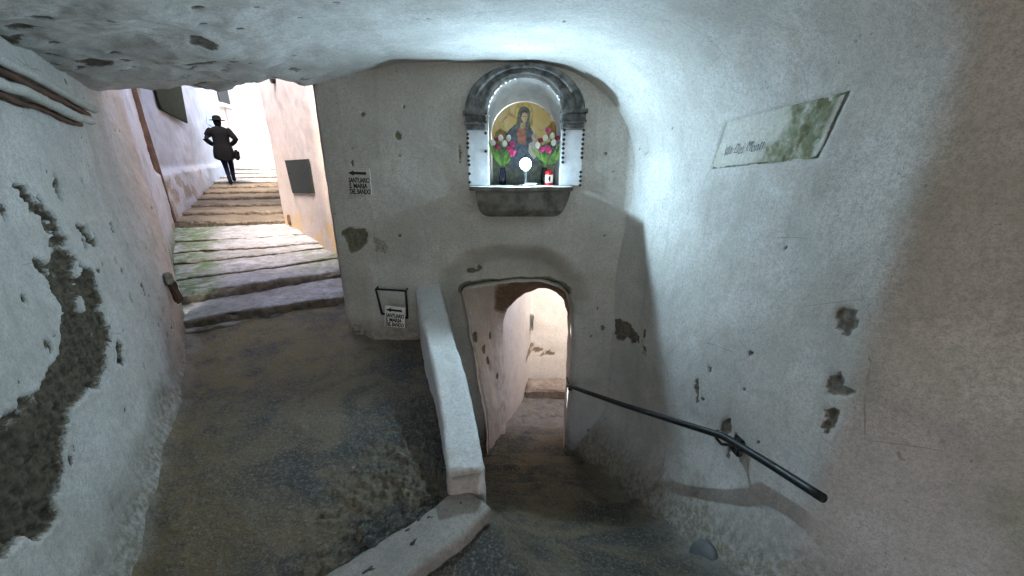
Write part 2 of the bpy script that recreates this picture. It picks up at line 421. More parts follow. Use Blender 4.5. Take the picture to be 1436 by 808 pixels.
sdm = poly_sd(q, mouth); sdn = poly_sd(q, niche)
# snap vertices near an outline onto it
def closest(q, poly):
    best = np.full(len(q), 1e9); bp = q.copy()
    for k in range(len(poly)):
        a, b = poly[k], poly[(k + 1) % len(poly)]; e = b - a; v = q - a
        t = np.clip((v @ e) / max(e @ e, 1e-12), 0, 1); c = a + t[:, None] * e
        d = np.linalg.norm(q - c, axis=1); m = d < best; best[m] = d[m]; bp[m] = c[m]
    return bp
q2 = q.copy()
for poly, sd in ((mouth, sdm), (niche, sdn)):
    near = np.abs(sd) < .0066; q2[near] = closest(q[near], poly)
X2 = q2[:, 0].reshape(X.shape); Z2 = q2[:, 1].reshape(X.shape)
sdm2 = poly_sd(q2, mouth); sdn2 = poly_sd(q2, niche)
cx = (X2[:-1, :-1] + X2[1:, 1:]) / 2; cz = (Z2[:-1, :-1] + Z2[1:, 1:]) / 2
cc = np.stack([cx.ravel(), cz.ravel()], 1)
keep = (poly_sd(cc, mouth) < .0) & (poly_sd(cc, niche) < 0)
P = np.stack([X2, Yp, Z2], -1); p3 = P.reshape(-1, 3)
# recessed relieving arch round the mouth
rec = np.array([pz(628, 640), pz(616, 560), pz(606, 470), pz(608, 420), pz(625, 383), pz(655, 358), pz(705, 346), pz(752, 350), pz(790, 366), pz(814, 392), pz(822, 425), pz(822, 520), pz(818, 640), (.7, -3.9), (-.6, -3.9)])
sdr = poly_sd(q2 + np.stack([fbm(p3, 4, 2, 31), fbm(p3, 4, 2, 33)], 1) * .012, rec)
rd = sstep(-.07, .16, sdr) * (1 - sstep(.30, .50, q2[:, 0]) * sstep(-1.35, -1.75, q2[:, 1]))
disp = -.13 * rd
disp += fbm(p3, 1.1, 2, 12) * .007 + fbm(p3, 6, 3, 14) * .0014 + fbm(p3, 26, 3, 15) * .0006
disp -= .05 * sstep(-.06, 0, sdm2) ** 2                          # worn round edge of the mouth
# soft fillet into the right wall
disp += .20 * sstep(.60, 1.10, q2[:, 0]) ** 1.5 * sstep(-.3, -1.2, q2[:, 1])
disp += .10 * sstep(.98, 1.12, q2[:, 0])
# bump at the foot next to the parapet
bb = poly_sd(q2, [pz(516, 372), pz(516, 470), pz(530, 505), pz(600, 505), pz(600, 380), pz(560, 362)])
disp += .09 * sstep(-.06, .10, bb) * sstep(-.8, -1.35, q2[:, 1])
# left corner rounding
disp -= .05 * sstep(-1.555, -1.62, q2[:, 0]) ** 2
dm = np.zeros(len(q2)); moss = np.zeros(len(q2))
jit = np.stack([fbm(p3, 20, 3, 41), fbm(p3, 20, 3, 43)], 1) * .012
for poly in ([(478, 322), (495, 320), (513, 320), (514, 342), (505, 352), (492, 357), (485, 340)],):
    m_ = sstep(-.003, .007, poly_sd(q2 + jit, [pz(*a) for a in poly])); dm = np.maximum(dm, m_)
m_ = sstep(-.01, .012, poly_sd(q2 + jit, [pz(*a) for a in [(520, 330), (533, 332), (546, 348), (540, 358), (528, 352)]])); dmf = m_ * .35
for k, (px, py, rx, ry) in enumerate([(885, 466, .10, .055), (908, 466, .012, .03), (868, 462, .012, .03), (566, 150, .010, .018), (509, 161, .012, .018), (559, 191, .022, .026), (591, 118, .007, .007), (556, 98, .006, .012), (494, 228, .01, .018), (494, 207, .008, .008), (645, 215, .007, .05), (560, 218, .006, .008), (561, 331, .012, .014), (660, 385, .05, .02), (672, 380, .03, .03), (842, 455, .016, .02), (828, 470, .012, .02), (836, 430, .010, .012), (860, 240, .008, .008), (438, 112, .03, .03), (470, 300, .01, .01), (850, 215, .008, .014), (500, 465, .03, .015), (824, 600, .012, .02), (846, 330, .008, .008)]):
    c = pz(px, py); dm = np.maximum(dm, spot_mask(q2, c[0], c[1], rx, ry, k + 60, p3))
# ragged broken lip above the mouth
lip = sstep(.045, .012, np.abs(sdm2 + .022 + fbm(p3, 9, 3, 51) * .02)) * sstep(-1.36, -1.26, q2[:, 1]) * sstep(.64, .52, q2[:, 0]) * sstep(.05, .2, .5 + fbm(p3, 7, 3, 52))
dm = np.maximum(dm, lip * .9)
disp -= dm * (.009 + .006 * fbm(p3, 34, 3, 55))
dm = np.maximum(dm, dmf)
o = sheet('shrine_wall', P, M['pier'], (0, 0, 0), disp.reshape(X.shape), keep.reshape(cx.shape), {'dmg': dm, 'moss': np.zeros(len(q2)), 'warm': np.zeros(len(q2)), 'dirt': np.where(q2[:, 0] < -.75, sstep(-1.48, -1.72, q2[:, 1] + .06 * fbm(p3, 4, 3, 8)), sstep(-2.75, -3.1, q2[:, 1] + .1 * fbm(p3, 4, 3, 8)))})
tag(o, 'grey plastered wall between the alley and the tunnel with shrine niche and arched opening', 'wall')
pier = o
# the pier's side towards the alley and its back, closing the block
def wall_strip(name, line, z0, z1, mat, toward, step=.05, amp=.02, parent=None, seed=0, attr=None, top=None):
    L = [np.array(p, float) for p in line]
    seg = [np.linalg.norm(L[i + 1] - L[i]) for i in range(len(L) - 1)]; cum = np.concatenate([[0], np.cumsum(seg)])
    s = zgrid(0, cum[-1], step) if cum[-1] > step else np.array([0, cum[-1]])
    xx = np.interp(s, cum, [p[0] for p in L]); yy = np.interp(s, cum, [p[1] for p in L])
    z = zgrid(z0, z1, step)
    S, Z_ = np.meshgrid(s, z, indexing='ij')
    Pm = np.stack([np.interp(S, cum, [p[0] for p in L]), np.interp(S, cum, [p[1] for p in L]), Z_], -1)
    pp = Pm.reshape(-1, 3)
    d = fbm(pp, 1.2, 3, seed) * amp + fbm(pp, 7, 3, seed + 4) * amp * .3
    at = {'dmg': np.zeros(len(pp)), 'moss': np.zeros(len(pp)), 'warm': np.zeros(len(pp))}
    if attr: at.update(attr(pp, S.ravel(), Z_.ravel()))
    if 'disp' in at: d = d + at.pop('disp')
    return sheet(name, Pm, mat, toward, d.reshape(S.shape), None, at, parent)
wall_strip('side_face', [(-1.61, 3.53), (-1.80, 4.3), (-1.95, 5.5)], -1.9, 2.0, M['pink'], (-4, 4.6, 0), .06, .012, pier)
# top of the building over the pier
wall_strip('upper_face', [(-1.61, 3.62), (2.2, 3.62)], .98, 2.0, M['wall'], (0, 0, 3), .2, .0, pier)

# niche lining: front outline to a smaller back outline
fo = niche; bo = arch_outline(NCX + .002, .292, SHZ - .006, .155, .27)
rows = []
for k in range(13):
    t = k / 12; o2 = fo * (1 - t) + bo * t
    rows.append(np.stack([o2[:, 0], np.full(len(o2), PY - .004 + .29 * t), o2[:, 1]], 1))
Pn = np.array(rows); pp = Pn.reshape(-1, 3)
niche_o = sheet('niche_lining', Pn, M['panelwhite'], (NCX, 3.6, .1), (fbm(pp, 9, 3, 3) * .003).reshape(Pn.shape[:2]), None, {'dmg': np.zeros(len(pp)), 'moss': np.zeros(len(pp))}, pier)

# ------------------------------------------------------------------ tunnel reveal, soffit, inner court
def sec_front():
    return mouth[1:-1]
def resample(poly, n):
    poly = np.asarray(poly, float); d = np.concatenate([[0], np.cumsum(np.linalg.norm(np.diff(poly, axis=0), axis=1))])
    s = np.linspace(0, d[-1], n); return np.stack([np.interp(s, d, poly[:, k]) for k in range(poly.shape[1])], 1)
front = np.concatenate([[[mouth[0][0], -3.75]], sec_front(), [[mouth[-1][0], -3.75]]])
inner = np.array([(-.07, -3.9), (-.085, -2.6), (-.10, -1.86), (-.06, -1.72), (.04, -1.60), (.16, -1.515), (.30, -1.47), (.42, -1.47), (.53, -1.52), (.61, -1.62), (.66, -1.8), (.68, -2.4), (.70, -3.9)])
n = 190
fr = resample(front, n); fr[:, 0] += .014 * np.clip((fr[:, 0] - .12) / .3, -1, 1); fr[:, 1] += .014 * sstep(-1.7, -1.3, fr[:, 1]); inn = resample(inner, n)
rows = []
for k in range(44):
    t = k / 43; e = t
    # the lintel stays flat for the first part and then the soffit arches down
    o2 = fr * (1 - e) + inn * e
    rows.append(np.stack([o2[:, 0], np.full(n, PY + .20 + t * .52), o2[:, 1]], 1))
Pt = np.array(rows)
# lip connecting the worn face edge
first = Pt[0].copy(); first[:, 1] = PY + .06; Pt = np.concatenate([first[None], Pt]); pp = Pt.reshape(-1, 3)
dmt = sstep(-1.80, -1.62, pp[:, 2] + .05 * fbm(pp, 8, 3, 5)) * sstep(3.62, 3.9, pp[:, 1] + .12 * fbm(pp, 6, 3, 7)) * sstep(-.24, -.12, pp[:, 0] + .03 * fbm(pp, 9, 2, 2))
for k, (yy, zz, ry, rz) in enumerate([(3.75, -1.85, .03, .05), (3.85, -2.05, .03, .06), (3.7, -2.25, .04, .02), (4.0, -1.95, .02, .04), (3.9, -2.2, .025, .05), (3.66, -2.8, .02, .03), (4.05, -2.5, .02, .03)]):
    dd = np.sqrt(((pp[:, 1] - yy) / ry) ** 2 + ((pp[:, 2] - zz) / rz) ** 2) + .5 * fbm(pp, 20, 3, k); dmt = np.maximum(dmt, sstep(1.1, .8, dd) * (pp[:, 0] < .15))
d = fbm(pp, 2, 3, 3) * .02 + fbm(pp, 9, 3, 5) * .008 - dmt * .012
tun = sheet('tunnel_lining', Pt, M['tunnel'], (.15, 3.8, -2.4), d.reshape(Pt.shape[:2]), None, {'dmg': dmt, 'moss': np.zeros(len(pp)), 'warm': np.zeros(len(pp))}, pier)
# court behind the tunnel
def court_attr(pp, S, Z_):
    dmg = np.zeros(len(pp))
    for k, (xx, zz, rx, rz) in enumerate([(.42, -2.98, .10, .05), (.5, -3.08, .06, .05), (.62, -3.05, .07, .05), (.3, -2.9, .05, .03), (.26, -2.98, .05, .07)]):
        dd = np.sqrt(((pp[:, 0] - xx) / rx) ** 2 + ((pp[:, 2] - zz) / rz) ** 2) + .6 * fbm(pp, 12, 3, k); dmg = np.maximum(dmg, sstep(1.1, .7, dd) * .7)
    return {'dmg': dmg, 'disp': -.012 * dmg}
o = wall_strip('court_wall', [(-.19, 4.10), (.17, 5.15), (.30, 5.62), (1.2, 5.66), (2.6, 5.7)], -3.9, .3, M['tunnel'], (1.2, 4.7, -2), .025, .012, None, 3, court_attr)
tag(o, 'pale pinkish wall of the small court at the far end of the tunnel', 'wall')
# small square pocket in that wall, with its surround
c = onY(741, 453, 5.50); pk = empty('wall_pocket', (0, 0, 0)); 
link('pocket_back', box_mesh('pocket_back', (.10, .05, .26), .012, (c[0] + .03, c[1] + .02, c[2]), 2, .01, 4), M['corbel'], pk)
link('pocket_rim', box_mesh('pocket_rim', (.05, .10, .30), .014, (c[0] - .03, c[1] - .01, c[2] - .01), 2, .012, 4), M['wood'], pk)
tag(pk, 'small brown broken pocket in the pinkish wall seen through the tunnel', 'pocket')
# ledge at the foot of the court wall
c = onZ(770, 548, -3.42)
lm = box_mesh('court_ledge', (1.5, .34, .16), .025, (.95, c[1] + .17, -3.50), 2, .02, 8, True)
tag(link('court_ledge', lm, stone_mat('ledge_stone', (.36, .28, .21), (.26, .20, .15))), 'brown stone step along the foot of the pinkish court wall', 'step')
wall_strip('court_side', [(.69, 4.22), (.9, 4.24), (2.6, 4.30)], -3.9, -.8, M['tunnel'], (1.5, 5.2, -2), .08, .01, pier)
wall_strip('court_end', [(2.6, 4.2), (2.6, 5.75)], -3.9, .1, M['tunnel'], (1.0, 5, -2), .1, .01, pier)
wall_strip('court_lintel', [(-.3, 4.235), (.9, 4.235)], -1.46, -.8, M['tunnel'], (.3, 5, 0), .08, .0, pier)

# ------------------------------------------------------------------ right wall and vault in one shell
rowsY = np.concatenate([zgrid(-3.4, 1.0, .1), zgrid(1.0, 3.56, .0155)[1:]])
tv = zgrid(0, 1, 1 / 200)           # wall part, floor to springing
ta = zgrid(0, 1, 1 / 95)[1:]        # curved part
tf = zgrid(0, 1, 1 / 190)[1:]       # flat part to the left
def vault_row(y):
    xw = float(Xw(y)); zs_ = np.interp(y, [-4, 1.3, 3.5], [.34, .27, -.12]); crown = .69
    a = np.interp(y, [-4, 1.3, 3.5], [.85, .80, .95]); b_ = crown - zs_
    pts = [np.stack([np.full(len(tv), xw), -3.6 + (zs_ + 3.6) * tv], 1)]
    an = ta * math.pi / 2
    pts.append(np.stack([xw - a * (1 - np.cos(an)), zs_ + b_ * np.sin(an)], 1))
    x0 = xw - a; xl = float(XL(y)) - .35; xx = x0 + (xl - x0) * tf
    pts.append(np.stack([xx, ceil_flat(xx) * 1.0], 1))
    return np.concatenate(pts)
R = np.array([vault_row(y) for y in rowsY])            # (nY, nP, 2)
def yend(x): return np.interp(x, [-5, -3.0, -2.2, -1.70, -1.60, 3], [2.9, 3.02, 3.28, 3.44, 3.56, 3.56])
v = (rowsY + 3.4) / (3.56 + 3.4)
Yv = -3.4 + v[:, None] * (yend(R[..., 0]) + 3.4)
Pv = np.stack([R[..., 0], Yv, R[..., 1]], -1)
# rolled edge towards the alley, then a fascia going up
last = Pv[-1]; ext = []
for k, (dy, dz) in enumerate([(.012, .004), (.022, .012), (.03, .024), (.036, .05), (.04, .10), (.045, .2), (.05, .5), (.05, 1.0), (.05, 1.5)]):
    e = last.copy(); isc = (e[:, 0] < -1.58); up = np.where(e[:, 2] > .2, 1, 0) * isc
    e[:, 1] += dy * up; e[:, 2] += dz * up; ext.append(e)
back = Pv[0]; bext = []
for dz in (1.6, 1.0, .2):
    e = back.copy(); up = np.where(e[:, 2] > .30, 1, 0); e[:, 1] -= .05 * up; e[:, 2] += dz * up; bext.append(e)
Pv = np.concatenate([np.array(bext), Pv, np.array(ext)])
pp = Pv.reshape(-1, 3)
prof_i = np.tile(np.arange(Pv.shape[1]), Pv.shape[0])
isceil = prof_i >= 200 + 60
d = fbm(pp, 1.0, 3, 61) * .018 + fbm(pp, 4.5, 3, 63) * .0035 + fbm(pp, 24, 3, 65) * .0010
leftc = sstep(-.9, -1.9, pp[:, 0]) * isceil
d += (~isceil) * .13 * sstep(3.0, 3.5, pp[:, 1]) ** 1.5 * sstep(-.35, -1.1, pp[:, 2])
d += leftc * (fbm(pp, 3.2, 4, 71) * .030)                                     # lumpy old ceiling over the ramp
d += isceil * sstep(2.9, 3.3, pp[:, 1]) * sstep(-1.5, -1.75, pp[:, 0]) * fbm(pp, 5, 4, 73) * .028
d += (~isceil) * .22 * (sstep(-2.35, -3.15, pp[:, 2] - (-(pp[:, 1] - 1.2) * -.40) * 0 + (3.4 - pp[:, 1]) * -.40)) ** 1.4 * (pp[:, 1] > .8)
dm = np.zeros(len(pp)); moss = np.zeros(len(pp))
A_, B_ = 1.60, -.163
yz = pp[:, 1:3]
for k, (px, py, rx, ry) in enumerate([(885, 466, .22, .06), (905, 466, .01, .03), (870, 462, .012, .03), (1187, 450, .033, .045), (1052, 497, .014, .012), (996, 518, .014, .013), (977, 543, .014, .05), (978, 552, .010, .05), (1172, 545, .03, .05), (1165, 580, .02, .04), (1158, 598, .016, .03), (1185, 548, .03, .02), (1016, 600, .03, .05), (1018, 632, .02, .05), (1030, 610, .02, .02),
                                       (948, 180, .008, .012), (1060, 620, .012, .01), (1043, 545, .006, .006), (1085, 735, .01, .01), (905, 215, .01, .01), (898, 210, .008, .01), (938, 326, .006, .008), (1370, 462, .01, .012), (1398, 386, .008, .008), (985, 560, .01, .01), (1100, 350, .008, .006)]):
    c = onL(px, py, A_, B_); mk = spot_mask(yz, c[1], c[2], rx, ry, k + 100, pp) * (~isceil) ; dm = np.maximum(dm, mk)
# ceiling chips
xy = pp[:, :2]
for k, (px, py, rx, ry) in enumerate([(25, 8, .03, .02), (60, 22, .05, .012), (130, 20, .02, .008), (140, 30, .014, .008), (275, 10, .05, .02), (300, 14, .05, .03), (372, 30, .06, .03), (385, 45, .03, .03), (392, 58, .02, .04), (335, 40, .05, .015), (288, 60, .015, .008), (291, 72, .018, .01), (70, 80, .02, .012), (82, 70, .012, .008), (130, 90, .05, .03), (150, 92, .05, .02), (180, 100, .03, .01), (98, 108, .02, .012), (115, 92, .02, .01), (160, 84, .02, .01), (205, 62, .015, .006), (290, 85, .03, .04), (280, 102, .06, .02), (345, 80, .01, .006), (372, 68, .012, .012), (408, 50, .01, .008), (435, 42, .01, .006), (470, 3, .012, .006), (600, 30, .008, .008), (907, 118, .006, .006), (790, 38, .008, .008), (420, 18, .006, .006), (30, 55, .04, .02), (10, 62, .03, .02)]):
    c = onZ(px, py, .46 if px < 420 else .66); kk = 1.5 if px < 420 else 1; dm = np.maximum(dm, spot_mask(xy, c[0], c[1], rx * kk, ry * kk, k + 200, pp) * isceil)
pits = sstep(.62, .9, fbm(pp, 13, 3, 87) * (.75 + .35 * fbm(pp, 2.5, 2, 89))) * leftc; dm = np.maximum(dm, pits * .75)
# plaque seat on the right wall: a shallow flat recess
c4 = [onL(px, py, A_, B_) for px, py in [(998, 237), (1145, 222), (1190, 127), (1020, 172)]]
plq = np.array([(c[1], c[2]) for c in c4])
sdp = poly_sd(yz, plq); inside = sstep(-.012, .004, sdp) * (~isceil)
d = d * (1 - .8 * inside) - .012 * inside
c_ = onL(1400, 800, A_, B_); moss = np.maximum(moss, (~isceil) * sstep(.22, .03, np.hypot(pp[:, 1] - c_[1], (pp[:, 2] - c_[2]) * .9) + .10 * fbm(pp, 5, 3, 7)) * .8)
d -= dm * (.009 + .005 * fbm(pp, 30, 3, 91))
o = sheet('vault_and_side_wall', Pv, M['vault'], (0, 1.5, -.5), d.reshape(Pv.shape[:2]), None, {'dmg': dm, 'moss': moss, 'warm': np.zeros(len(pp)), 'dirt': (~isceil) * sstep(.55, .12, pp[:, 2] - land_z(np.full(len(pp), .9), pp[:, 1]) + .12 * fbm(pp, 3, 3, 95)) * (pp[:, 1] > .5)})
tag(o, 'low limewashed vault running down into the long side wall with the handrail', 'vault')

# ------------------------------------------------------------------ paving
# ramp on the alley side, bounded by the kerb and the parapet
par_top = [(-.80, 3.62, -1.15), (-.775, 3.42, -1.18), (-.60, 2.86, -1.30), (-.425, 2.36, -1.46), (-.32, 2.0, -1.56), (-.255, 1.72, -1.63)]
kerb_c = [(-.215, 1.66), (-.34, 1.50), (-.62, 1.27), (-1.12, .86), (-2.2, 0.0)]
ys = np.concatenate([zgrid(-1.0, 1.0, .05), zgrid(1.0, 4.1, .014)[1:]]); nx = 230
rows = []
for y in ys:
    xl = LA + LB * y - .12 if y < 3.5 else -3.35 - (y - 3.5) * .9
    if y > 1.62: xr = np.interp(y, [1.62, 1.72, 2.0, 2.36, 2.86, 3.42, 3.5, 3.56, 4.2], [-.2, -.255, -.32, -.425, -.6, -.775, -.8, -1.5, -1.65])
    else: xr = np.interp(y, [0.0, .86, 1.27, 1.53, 1.62], [-2.2, -1.12, -.62, -.30, -.2])
    if y < 0: xl = -2.7; xr = -2.4
    xr = max(xr, xl + .05)
    rows.append(np.stack([np.linspace(xl, xr, nx), np.full(nx, y)], 1))
G = np.array(rows); pp = np.concatenate([G, np.zeros(G.shape[:2] + (1,))], 2)
def ramp_z(x, y): return np.interp(y, [-1, 1.2, 2.2, 3.0, 3.7, 4.2], [-1.80, -1.815, -1.79, -1.755, -1.655, -1.63]) + .03 * sstep(-1.2, -2.2, x) * sstep(2.6, 3.6, y)
Zg = ramp_z(G[..., 0], G[..., 1]); pp[..., 2] = Zg; f3 = pp.reshape(-1, 3)
rough = sstep(-1.25, -.75, f3[:, 0]) * sstep(2.75, 2.2, f3[:, 1])
d = fbm(f3, 1.6, 3, 5) * .014 + fbm(f3, 9, 4, 6) * .006 + rough * np.abs(fbm(f3, 21, 3, 8)) * .042 - .026 * rough
wall_d = f3[:, 0] - (LA + LB * f3[:, 1])
pale = sstep(.16, .02, wall_d + .07 * fbm(f3, 4, 3, 31)) * .75 + sstep(3.25, 3.6, f3[:, 1]) * .25 * sstep(-1.9, -1.5, f3[:, 0])
moss = sstep(.9, .25, wall_d) * .8 * sstep(3.7, 2.6, f3[:, 1]) + sstep(2.2, 3.1, f3[:, 1]) * .95 * sstep(-.9, -1.5, f3[:, 0])
d += sstep(.14, .0, wall_d) * .05
ramp = sheet('ramp_paving', pp, M['floor'], (-1, 2, 1), d.reshape(G.shape[:2]), None, {'moss': moss, 'pale': pale})
tag(ramp, kind='structure')
# landing and stair going down to the tunnel
rows = []
ys = np.concatenate([zgrid(-3.5, .6, .15), zgrid(.6, 5.7, .02)[1:]])
for y in ys:
    xl = (-2.6 if y > -4.2 else -7.0) if y < .3 else np.interp(y, [.3, .86, 1.27, 1.62, 2.4, 3.4, 3.5, 3.51, 4.2, 5.0, 5.7], [-2.6, -1.2, -.7, -.30, -.5, -.8, -.8, -.5, -.3, -.1, 0])
    xr = float(Xw(min(y, 3.4))) + .1 if -4.2 < y < 3.5 else 7.0 if y < 0 else np.interp(y, [3.5, 3.6, 4.2, 4.3, 5.7], [1.1, .72, .80, 2.7, 2.7])
    rows.append(np.stack([np.linspace(xl, xr, 110), np.full(110, y)], 1))
G = np.array(rows); pp = np.concatenate([G, np.zeros(G.shape[:2] + (1,))], 2)
wob = fbm(pp.reshape(-1, 3), 2.2, 2, 15).reshape(G.shape[:2]) * .05
pp[..., 2] = land_z(G[..., 0], G[..., 1] + wob); f3 = pp.reshape(-1, 3)
d = fbm(f3, 2.2, 3, 25) * .012 + fbm(f3, 10, 4, 26) * .007 + np.abs(fbm(f3, 26, 3, 28)) * .008
wd = Xw(np.minimum(f3[:, 1], 3.4)) - f3[:, 0]
pale = sstep(.42, .12, wd) * (f3[:, 1] < 3.5) * .9 + sstep(4.0, 4.6, f3[:, 1]) * .9
d += sstep(.34, .05, wd) * .06 * (f3[:, 1] < 3.4)
stair = sheet('stair_paving', pp, M['floor'], (0, 2, 1), d.reshape(G.shape[:2]), None, {'moss': np.zeros(len(f3)), 'pale': pale})
tag(stair, kind='structure')

# ------------------------------------------------------------------ parapet and kerb
def loft_wall(name, path, width, height_fn, mat, r=.03, seed=0, cap_end=True, attr=None, step=.02):
    """path: list of (x,y,ztop); vertical sides down to height_fn(x,y); rounded top edges"""
    pth = resample(np.array(path, float), max(8, int(np.sum(np.linalg.norm(np.diff(np.array(path)[:, :2], axis=0), axis=1)) / step)))
    tng = np.gradient(pth[:, :2], axis=0); tng /= np.linalg.norm(tng, axis=1, keepdims=True)
    nrm = np.stack([-tng[:, 1], tng[:, 0]], 1)
    h = width / 2
    rows = []
    for i in range(len(pth)):
        x, y, zt = pth[i]; zb = height_fn(x, y)
        sec = []
        hs = np.linspace(0, 1, 22)
        for t in hs: sec.append((-h, zb + (zt - r - zb) * t))
        for k in range(1, 6):
            a = math.pi / 2 * k / 6; sec.append((-h + r * (1 - math.cos(a)), zt - r + r * math.sin(a)))
        for t in np.linspace(0, 1, 12): sec.append((-h + r + (width - 2 * r) * t, zt))
        for k in range(1, 6):
            a = math.pi / 2 * k / 6; sec.append((h - r + r * math.sin(a), zt - r + r * math.cos(a)))
        for t in hs[::-1]: sec.append((h, zb + (zt - r - zb) * t))
        rows.append([(x + nrm[i, 0] * a, y + nrm[i, 1] * a, z) for a, z in sec])
    P_ = np.array(rows)
    # rounded end: repeat the last section pushed forward and shrunk to its axis
    if cap_end:
        lastr = P_[-1]; c = pth[-1]; ex = []
        tg = np.array([tng[-1][0], tng[-1][1], 0])
        for k in range(1, 6):
            a = math.pi / 2 * k / 5
            e = lastr.copy(); zt = c[2]
            off = e[:, :2] - c[:2]; zin = np.minimum(1, 1)
            shrink = 1 - (1 - math.cos(a)) * (r / h)
            e[:, :2] = c[:2] + off * shrink
            e[:, 2] = np.where(e[:, 2] > zt - r * 1.01, zt - r + (e[:, 2] - zt + r) * math.cos(a), e[:, 2])
            e = e + tg * (r * math.sin(a)); ex.append(e)
        for sh in np.linspace(.9, 0, 12):
            e = ex[4].copy(); off = e[:, :2] - (c[:2] + tg[:2] * r); e[:, :2] = c[:2] + tg[:2] * r + off * sh
            ex.append(e)
        P_ = np.concatenate([P_, np.array(ex)])
    pp = P_.reshape(-1, 3)
    d = fbm(pp, 3, 3, seed) * .008 + fbm(pp, 14, 3, seed + 3) * .003 + fbm(pp, 40, 2, seed + 5) * .0012
    at = {'dmg': np.zeros(len(pp)), 'moss': np.zeros(len(pp)), 'warm': np.zeros(len(pp))}
    if attr: at.update(attr(pp))
    if 'disp' in at: d = d + at.pop('disp')
    mid = P_[P_.shape[0] // 3, P_.shape[1] // 2]
    N = normals(P_); s = 1 if N[P_.shape[0] // 3, P_.shape[1] // 2][2] > 0 else -1
    Q = P_ + (N * s) * d.reshape(P_.shape[:2])[..., None]
    f = grid_faces(*P_.shape[:2])
    if s < 0: f = f[:, ::-1]
    return link(name, mesh_np(name, Q, f, True, at), mat)
def par_attr(pp):
    dm = np.zeros(len(pp))
    for k, (x, y, r_) in enumerate([(-.70, 3.1, .012), (-.66, 3.05, .010), (-.25, 1.70, .012), (-.22, 1.71, .010), (-.20, 1.70, .008)]):
        dd = np.hypot(pp[:, 0] - x, pp[:, 1] - y) / r_ + .5 * fbm(pp, 40, 2, k); dm = np.maximum(dm, sstep(1.1, .7, dd))
    end_shade = sstep(1.735, 1.70, pp[:, 1] + .02 * fbm(pp, 12, 3, 9)) * .75  # unlit end face: its shade is put into the colour through this mask
    return {'dmg': np.maximum(dm * .8, end_shade)}
o = loft_wall('parapet', par_top, .215, lambda x, y: np.interp(y, [1.6, 2.2, 3.6], [-2.3, -2.75, -3.4]), M['parapet'], .032, 5, True, par_attr)
tag(o, 'white sloping parapet between the ramp and the stair down to the tunnel', 'parapet')
kp = [(x, y, -1.785) for x, y in kerb_c]
o = loft_wall('kerb', kp[::-1], .25, lambda x, y: -2.35, M['kerb'], .028, 8, True)
tag(o, 'worn grey cement kerb slanting away from the end of the white parapet', 'kerb')

# ------------------------------------------------------------------ alley: side walls, steps, far houses
def alley_attr(pp, S, Z_):
    low = sstep(-.32, -.42, Z_ + .10 * (pp[:, 1] - 8.5) * -.2 + .10 * fbm(pp, 3, 3, 4)) * sstep(10.2, 8.2, pp[:, 1] + .7 * fbm(pp, 2, 3, 9)) * sstep(5.5, 6.4, pp[:, 1])
    dm = low * sstep(-.25, .25, fbm(pp, 4, 4, 12)) * .85
    return {'dmg': dm, 'disp': .06 * sstep(-.28, -.34, Z_) * sstep(6, 6.6, pp[:, 1]), 'moss': sstep(-.9, -1.3, Z_) * sstep(6.6, 5, pp[:, 1])}
AL = [(-3.27, 3.50), (-4.62, 5.25), (-6.10, 6.95), (-7.85, 10.6), (-9.05, 13.0)]
o = wall_strip('alley_wall', AL, -1.9, 2.3, M['alley'], (-4, 9, 0), .05, .03, None, 11, alley_attr)
tag(o, 'tall whitewashed wall lining the stepped alley past the brown post', 'wall')
def pink_attr(pp, S, Z_):
    dm = np.zeros(len(pp)); low = sstep(-.78, -1.05, Z_ + .08 * fbm(pp, 3, 3, 4))
    return {'dmg': low * sstep(-.2, .5, fbm(pp, 3.5, 3, 6)) * .5}
PK = [(-2.50, 5.36), (-2.56, 5.40), (-4.08, 7.05)]
pinkw = wall_strip('pink_wall', [(-1.94, 5.36)] + PK + [(-4.05, 7.5), (-4.9, 9.4), (-6.6, 12.0)], -1.6, 2.6, M['pink'], (-6, 6, 0), .03, .010, None, 17, pink_attr)
tag(pinkw, 'smooth pink plastered wall with a dark plate behind the shrine wall corner', 'wall')
def on_pink(px, py, off=.0):
    a = np.array([-2.56, 5.40]); b = np.array([-4.08, 7.05]); e = b - a
    d = ray(px, py); A = np.array([[d[0], -e[0]], [d[1], -e[1]]]); t, s = np.linalg.solve(A, a); p = d * t
    nn = np.array([-e[1], e[0]]); nn = nn / np.linalg.norm(nn)
    if nn[1] > 0: nn = -nn
    p[:2] += nn * off; return p, nn
q4 = [on_pink(px, py, .012)[0] for px, py in [(402, 225), (435, 223), (443, 271), (413, 271)]]
nn = on_pink(420, 250)[1]
o = link('metal_plate', prism_mesh('metal_plate', q4, .018, (nn[0], nn[1], 0), False, .003), M['plate'])
tag(o, 'dark grey rectangular metal plate fixed to the pink wall', 'plate')
pc, nn = on_pink(386, 111, .008)
hp = lathe_mesh('drain_pipe_end', [(.062, 0), (.062, .05), (.048, .05), (.046, .012)], 18)
o = link('drain_pipe_end', hp, M['iron']); o.location = Vector(pc); o.rotation_euler = Vector((nn[0], nn[1], 0)).to_track_quat('Z', 'Y').to_euler()
tag(o, 'round black pipe end high on the pink wall', 'pipe')
pc, nn = on_pink(407, 308, .0)
o = link('wall_bracket', box_mesh('wall_bracket', (.07, .06, .16), .012, (0, 0, 0), 2, .01, 3), M['wood']); o.location = Vector(pc)
tag(o, 'small brown block low on the pink wall beside the brown steps', 'block')

